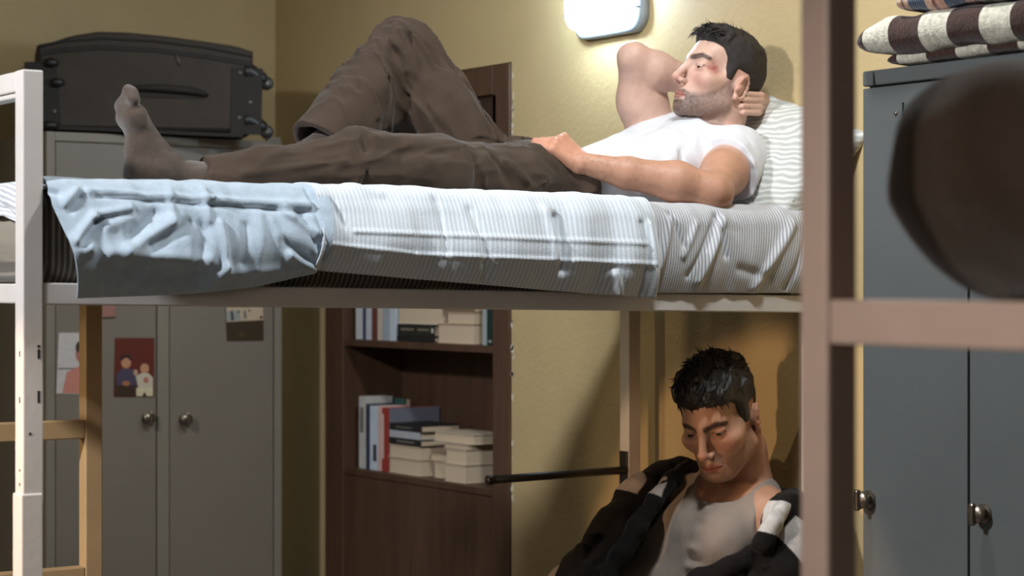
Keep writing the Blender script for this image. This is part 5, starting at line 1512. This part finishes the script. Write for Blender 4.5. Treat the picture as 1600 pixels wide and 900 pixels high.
# sock on the near foot; the far one is behind it
M['sock'] = mat('brown_knit_sock', (86, 72, 62), 0.95, 0.12, 60.0, 0.6, 500.0, spec=0.1, sheen=0.4)
Yf = 3.84
def foot(name, heel, ankle, ball, toe, leg, sc=1.0):
    toes = []
    for i in range(5):
        o = (i-2)*0.017
        toes.append(UC(np.array(ball)*0.35+np.array(toe)*0.65+np.array([0, o, -abs(i-1.2)*0.004]), np.array(toe)+np.array([0.004*abs(i-1), o*0.85, -0.006*abs(i-1)]), 0.0125, 0.0105, 0.012))
    ops = [UC(heel, np.array(heel)*0.6+np.array(ball)*0.4, 0.031, 0.026, 0.0), UC(ankle, leg, 0.034, 0.038, 0.03), UC(heel, ankle, 0.031, 0.038, 0.03),
           UC(np.array(ankle)+np.array([-0.01, 0, 0.02]), np.array(ball)+np.array([0.004, 0.012, 0]), 0.033, 0.019, 0.03), UC(np.array(ankle)+np.array([-0.01, 0, 0.02]), np.array(ball)+np.array([0.004, -0.016, 0]), 0.032, 0.019, 0.03),
           UC(np.array(ball)+np.array([0.004, -0.022, -0.006]), np.array(ball)+np.array([0.004, 0.024, 0.0]), 0.016, 0.017, 0.03)] + toes
    ops += [D(lambda P, a: a+0.0015*fbm(P, 45, 5, 2))]
    c = (np.array(heel)+np.array(toe))/2
    return sculpt(name, ops, np.minimum(np.minimum(heel, toe), leg)-0.08, np.maximum(np.maximum(heel, toe), leg)+0.08, 0.003, M['sock'], man, None, 1)
foot('sock', aY(222, 280, Yf), aY(252, 272, Yf), aY(203, 180, Yf), aY(196, 140, Yf), ankN-dHem*0.06)
foot('sock', aY(505, 262, 4.08), aY(520, 240, 4.08), aY(430, 262, 4.06), aY(405, 266, 4.06), aY(540, 200, 4.08))

# ------------------------------------------------------------------ the man sitting below
DY = 0.06
def sY(px, py, Y): return aY(px, py, Y+DY)
sit = empty('person', (2.70, 3.95, 0.56), 'man in grey tank top and black open jacket sitting under the upper bunk, head bowed', 'person')
gs = 1.135
Gc = sY(1123, 650, 3.68)
Gb = head_axes((-0.90, -0.44), -24, 5)
def Gl(P): return ((P-Gc)@Gb)/gs
def Gw(q): return Gc+Gb@(np.array(q, float)*gs)
gf = head_field(open_=0.0026, lid_drop=0.0024, jaw=1.22, brow=1.30, bd=0.0055, lipk=0.82)
sR = sY(1030, 782, 3.90); sL = sY(1196, 804, 3.63)
nk1 = sY(1142, 772, 3.78); ch = sY(1092, 850, 3.76)
pv = sY(955, 1000, 3.88)
lat = (sL-sR)/np.linalg.norm(sL-sR)
fw = np.array([-0.86, -0.36, 0.18]); fw /= np.linalg.norm(fw)
tors2 = [
    UC(sR+lat*0.05, sL-lat*0.05, 0.064, 0.064, 0.0),
    UC(nk1+np.array([0, 0, -0.05]), ch+np.array([0.02, 0.02, 0]), 0.09, 0.10, 0.05),
    UC(sR+lat*0.13+fw*0.015+np.array([0, 0, -0.07]), pv+np.array([-0.0, 0.06, 0.06]), 0.094, 0.090, 0.05),
    UC(sL-lat*0.11+fw*0.015+np.array([0, 0, -0.07]), pv+np.array([0.0, -0.08, 0.06]), 0.100, 0.095, 0.05),
    UC(sR+lat*0.07+fw*0.02+np.array([0, 0, -0.09]), pv+np.array([0.0, 0.11, 0.08]), 0.100, 0.100, 0.05),
    UC(ch-lat*0.075+fw*0.035+np.array([0, 0, 0.02]), ch+lat*0.075+fw*0.035+np.array([0, 0, 0.02]), 0.078, 0.078, 0.05),
]
eR = sY(905, 930, 3.86); eL = sY(1228, 925, 3.58)
hR = sY(880, 1040, 3.80); hL = sY(1000, 1050, 3.64)
legs2 = []
body2 = tors2 + [
    UC(Gw((0, -0.035, -0.07)), nk1+np.array([0.0, 0, -0.02]), 0.060, 0.064, 0.03),
    UC(Gw((0.035, -0.03, -0.06)), nk1+lat*0.05+np.array([0, 0, -0.03]), 0.030, 0.036, 0.03), UC(Gw((-0.035, -0.03, -0.06)), nk1-lat*0.05+np.array([0, 0, -0.03]), 0.030, 0.036, 0.03),
    UC(nk1+np.array([0.02, 0, -0.01]), sL+np.array([0, 0, 0.0]), 0.05, 0.056, 0.04), UC(nk1+np.array([0.02, 0, -0.01]), sR, 0.05, 0.056, 0.04),
    UC(Gw((0.022, -0.042, -0.105)), sL*0.5+nk1*0.5+np.array([0.02, 0, 0.03]), 0.040, 0.046, 0.04),
    U(lambda P: gf(Gl(P))*gs, 0.016),
    SC(Gw((0, 0.05, -0.138)), Gw((0, 0.08, -0.155)), 0.016, 0.02, 0.02),
] + chain([sL, sL*0.5+eL*0.5, eL, hL], [0.062, 0.052, 0.042, 0.03], 0.03) + chain([sR, sR*0.5+eR*0.5, eR, hR], [0.062, 0.052, 0.042, 0.03], 0.03)
body2 += hand_ops(hL, hL+np.array([-0.085, 0.02, 0.0]), (0.1, -0.3, 1), 1.0, [(25, 35, 20)]*4, thumb=[hL+np.array([-0.06, 0.04, -0.01]), hL+np.array([-0.09, 0.035, -0.02])])
body2 += hand_ops(hR, hR+np.array([-0.085, 0.0, 0.0]), (0.1, -0.3, 1), 1.0, [(25, 35, 20)]*4, thumb=[hR+np.array([-0.06, -0.03, -0.01]), hR+np.array([-0.09, -0.03, -0.02])], flip=-1)
SK2 = np.array(lin((188, 142, 114)))
def zmin2(Q):
    return np.interp(Q[:, 1], [-0.14, -0.10, -0.05, -0.035, 0.002, 0.007, 0.022, 0.028, 0.045, 0.066, 0.085, 0.12],
                     [-0.045, -0.055, -0.03, 0.022, 0.024, -0.012, -0.010, 0.036, 0.052, 0.055, 0.058, 0.060])
def tint_sitting(V):
    c = np.repeat(SK2[None], len(V), 0)*(1+0.06*fbm(V, 14, 5, 3))[:, None]
    Q = Gl(V)
    c = face_tint(Q, c, 0.50, 0.0055, (78, 60, 50), lip=(158, 88, 76))
    hz = np.clip((Q[:, 2]-zmin2(Q)-0.002)/0.004, 0, 1)*(Q[:, 2] > -0.07)*(np.abs(gf.bare(Q)) < 0.006)
    return mixc(c, (30, 26, 24), hz)
sculpt('body', body2, (2.15, 3.25, 0.45), (3.44, 4.20, 1.42), 0.0028, M['skin'], sit, tint_sitting, 1)
eyes(sit, Gc, Gb, gs, (0.0, 1.0, -0.45))
M['hair_black'] = mat('wet_black_hair', (24, 21, 20), 0.28, 0.2, 60.0, 0.5, 420.0, spec=0.55)
def th2(Q):
    t = np.clip((Q[:, 2]-0.04)/0.05, 0, 1)
    return (0.0045+0.013*t*t*(3-2*t))*np.clip((Q[:, 2]-zmin2(Q))/0.014+0.3, 0.3, 1)
def lump2(Q):
    t = np.clip((Q[:, 2]-0.02)/0.06, 0.1, 1)
    return t*(0.004*np.sin(Q[:, 0]*190+7*vnoise(Q, 20, 3))+0.0035*fbm(Q, 60, 6, 2))
hair_mesh('hair', sit, gf.bare, Gc, Gb, gs, zmin2, th2, lump2, M['hair_black'], 1300, 0.022, 6, flow=(0.1, 0.6, -0.05), r0=0.0024, rise=0.15)
rng = np.random.default_rng(8); bm = bmesh.new()
for k in range(80):          # fringe of wet locks
    x = rng.uniform(-0.064, 0.062); y = 0.060+rng.uniform(-0.014, 0.010)-abs(x)**2*6; z = 0.098+rng.uniform(-0.012, 0.010)-abs(x)*0.18
    L = rng.uniform(0.030, 0.044); sx_ = rng.uniform(-0.25, 0.35)
    pts = [Gw((x+sx_*L*t*t, y+L*(0.85*t-0.45*t*t), z-L*(0.05*t+0.95*t*t))) for t in np.linspace(0, 1, 7)]
    add_tube(bm, pts, [0.0052*(1-(j/6.3)**1.6)+0.0002 for j in range(7)], 6)
for k in range(44):
    x = rng.uniform(-0.04, 0.045); y = rng.uniform(-0.07, 0.03); z = 0.126-abs(x)*0.25-max(0, -y-0.02)*0.35
    L = rng.uniform(0.016, 0.034); a = rng.uniform(-0.5, 0.5)
    pts = [Gw((x+a*L*t, y+L*(-0.25*t+0.55*t*t)*rng.uniform(-0.6, 1.0), z+L*(0.95*t-0.2*t*t))) for t in np.linspace(0, 1, 6)]
    add_tube(bm, pts, [0.0034*(1-j/5.5)+0.0002 for j in range(6)], 5)
obj('fringe', bm, M['hair_black'], sit, smooth=True)['kind'] = 'stuff'

# tank top
M['tank'] = mat('grey_ribbed_cotton', (150, 138, 128), 0.9, 0.05, 30.0, 0.25, 420.0, spec=0.1, sheen=0.2)
ex = 0.007
und2 = group(tors2+[UC(Gw((0, -0.035, -0.07)), nk1+np.array([0.0, 0, -0.02]), 0.060, 0.064, 0.03), UC(nk1+np.array([0.02, 0, -0.01]), sL+np.array([0, 0, 0.0]), 0.05, 0.056, 0.04), UC(nk1+np.array([0.02, 0, -0.01]), sR, 0.05, 0.056, 0.04), UC(nk1+lat*0.05+np.array([0.01, 0, 0.0]), sL*0.55+nk1*0.45+np.array([0.02, 0, 0.03]), 0.045, 0.045, 0.04)])
tank = [U(lambda P: und2(P)-ex, 0.0), UC(sR+lat*0.03, sR*0.6+eR*0.4+lat*0.02, 0.068, 0.066, 0.03)]
nkc = sY(1134, 744, 3.70)+fw*0.05
tank += [SC(nkc+np.array([0, 0, 0.07]), nkc+fw*0.05+np.array([0, 0, -0.022]), 0.068, 0.050, 0.005), SC(nkc-fw*0.02, nkc-fw*0.22, 0.075, 0.085, 0.005),
         SE(sL+np.array([0, 0, -0.02])+lat*0.066+fw*0.02, (0.085, 0.055, 0.090), 0.006)]
YT = 3.42
for a, b, w, amp in (((1105, 795), (1150, 830), 0.006, 0.006), ((1135, 792), (1165, 822), 0.006, 0.006), ((1060, 800), (1170, 858), 0.007, -0.004), ((1040, 840), (1130, 880), 0.006, 0.007), ((1030, 845), (1120, 890), 0.006, -0.006),
                     ((1015, 860), (1100, 895), 0.007, 0.006), ((1000, 870), (1090, 905), 0.006, -0.006), ((1160, 800), (1172, 850), 0.008, 0.006), ((1040, 800), (1030, 840), 0.010, 0.005), ((1090, 870), (1130, 895), 0.006, 0.006)):
    tank.append(R(sY(a[0], a[1], 3.66), sY(b[0], b[1], 3.66), w*2, amp*1.5))
tank += [D(lambda P, a: a+0.002*fbm(P, 20, 18, 2))]
sculpt('tank_top', tank, (2.15, 3.25, 0.50), (3.44, 4.20, 1.25), 0.003, M['tank'], sit, None, 1)

# open black jacket with pale panels
M['jacket'] = attr_mat('jacket_fleece', 0.9, 0.4, 300.0, vary=0.15, spec=0.08, sheen=0.04)
jk = []
cR = [sY(1062, 730, 3.86), sY(1034, 752, 3.86), sY(1004, 782, 3.82), sY(962, 836, 3.79), sY(918, 896, 3.77), sY(880, 970, 3.76)]
jk += chain(cR, [0.030, 0.044, 0.058, 0.060, 0.058, 0.056], 0.03)
lap = [sY(1074, 724, 3.80), sY(1052, 748, 3.74), sY(1022, 784, 3.70), sY(994, 826, 3.68), sY(968, 872, 3.68), sY(938, 930, 3.68)]
jk += chain(lap, [0.013, 0.018, 0.020, 0.020, 0.021, 0.022], 0.018)
jk += [UC(sY(1066, 728, 3.85), sY(1170, 756, 3.76), 0.024, 0.026, 0.02), UC(sY(1170, 756, 3.76), sY(1232, 782, 3.66), 0.026, 0.026, 0.02)]
cL = [sY(1236, 784, 3.62), sY(1234, 812, 3.56), sY(1232, 855, 3.53), sY(1216, 905, 3.52), sY(1195, 970, 3.52)]
jk += chain(cL, [0.036, 0.060, 0.068, 0.072, 0.07], 0.03)
jk += chain([sY(1232, 782, 3.54), sY(1208, 815, 3.49), sY(1190, 850, 3.50)], [0.016, 0.022, 0.024], 0.015)
jk += chain([sY(1206, 856, 3.52), sY(1145, 884, 3.56), sY(1095, 910, 3.60), sY(1050, 950, 3.64)], [0.030, 0.026, 0.026, 0.026], 0.015)
jk += chain([sY(1215, 912, 3.52), sY(1160, 938, 3.55), sY(1080, 990, 3.62)], [0.052, 0.048, 0.045], 0.015)
for a, b, w, amp, Y in (((985, 780), (905, 890), 0.012, -0.010, 3.74), ((1000, 810), (940, 890), 0.010, 0.008, 3.70), ((960, 800), (915, 850), 0.010, 0.008, 3.74), ((1037, 755), (990, 820), 0.007, -0.012, 3.72),
                     ((1240, 795), (1208, 850), 0.010, -0.010, 3.55), ((1235, 850), (1195, 880), 0.012, 0.010, 3.51), ((1200, 865), (1120, 880), 0.010, -0.008, 3.52), ((1215, 870), (1170, 900), 0.010, 0.010, 3.49)):
    jk.append(R(sY(a[0], a[1], Y), sY(b[0], b[1], Y), w, amp))
jk.append(D(lambda P, a: a+0.005*fbm(P, 17, 25, 3)))
# small toggles on the sleeve edge
jk += [UE(sY(921, 842, 3.76), (0.016,)*3, 0.008), UE(sY(908, 858, 3.76), (0.015,)*3, 0.008)]
def quad_mask(V, quad, Y):
    """inside a panel sewn on the jacket, given by its corners"""
    P4 = np.array([sY(p[0], p[1], Y) for p in quad]); c = P4.mean(0)
    n = np.cross(P4[2]-P4[0], P4[3]-P4[1]); n /= np.linalg.norm(n)
    ins = np.full(len(V), 1e9)
    for i in range(4):
        a, b = P4[i], P4[(i+1) % 4]; e_ = np.cross(n, b-a); e_ /= np.linalg.norm(e_)
        if (c-a)@e_ < 0: e_ = -e_
        ins = np.minimum(ins, (V-a)@e_)
    near = np.abs((V-c)@n) < 0.2
    return np.clip(ins/0.002, 0, 1)*near
def tint_jacket(V):
    c = np.repeat(np.array(lin((24, 22, 21)))[None], len(V), 0)
    pale = (158, 146, 138)
    c = mixc(c, pale, quad_mask(V, [(978, 757), (1010, 733), (1024, 742), (1001, 772)], 3.76))
    c = mixc(c, pale, quad_mask(V, [(1008, 768), (1040, 731), (1056, 736), (1022, 776)], 3.71))
    c = mixc(c, (190, 188, 184), quad_mask(V, [(1172, 826), (1204, 768), (1242, 788), (1210, 838)], 3.50))
    c = mixc(c, (170, 166, 162), quad_mask(V, [(1220, 836), (1252, 806), (1275, 830), (1240, 882)], 3.48))
    return c
sculpt('jacket', jk, (2.1, 3.25, 0.50), (3.44, 4.20, 1.25), 0.0034, M['jacket'], sit, tint_jacket, 1)
# dark trousers, legs along the lower bunk (below the frame)
M['dark_trousers'] = mat('dark_grey_trousers', (52, 50, 50), 0.9, 0.1, 12.0, 0.2, 300.0, spec=0.15)
k1 = np.array([2.44, 4.08, 0.62]); a1 = np.array([2.06, 4.10, 0.615]); k2 = np.array([2.44, 3.86, 0.62]); a2 = np.array([2.06, 3.84, 0.615])
lg = chain([pv+np.array([0, 0.09, 0.0]), k1, a1], [0.10, 0.07, 0.055], 0.03)+chain([pv+np.array([0, -0.09, 0.0]), k2, a2], [0.10, 0.07, 0.055], 0.03)+[UC(pv+np.array([0, -0.08, 0.03]), pv+np.array([0, 0.08, 0.03]), 0.115, 0.115, 0.03)]
sculpt('trousers', lg+[D(lambda P, a: a+0.005*fbm(P, 12, 33, 2))], (1.6, 3.4, 0.40), (2.9, 4.2, 0.95), 0.006, M['dark_trousers'], sit, None, 1)
for a_ in (a1, a2):
    o_ = [UC(a_+np.array([0.02, 0, -0.01]), a_+np.array([-0.03, 0, -0.03]), 0.042, 0.035, 0.0), UC(a_+np.array([-0.02, 0, -0.035]), a_+np.array([-0.19, 0, -0.04]), 0.034, 0.026, 0.03)]
    sculpt('sock', o_, a_-0.3, a_+0.15, 0.006, M['sock'], sit, None, 1)
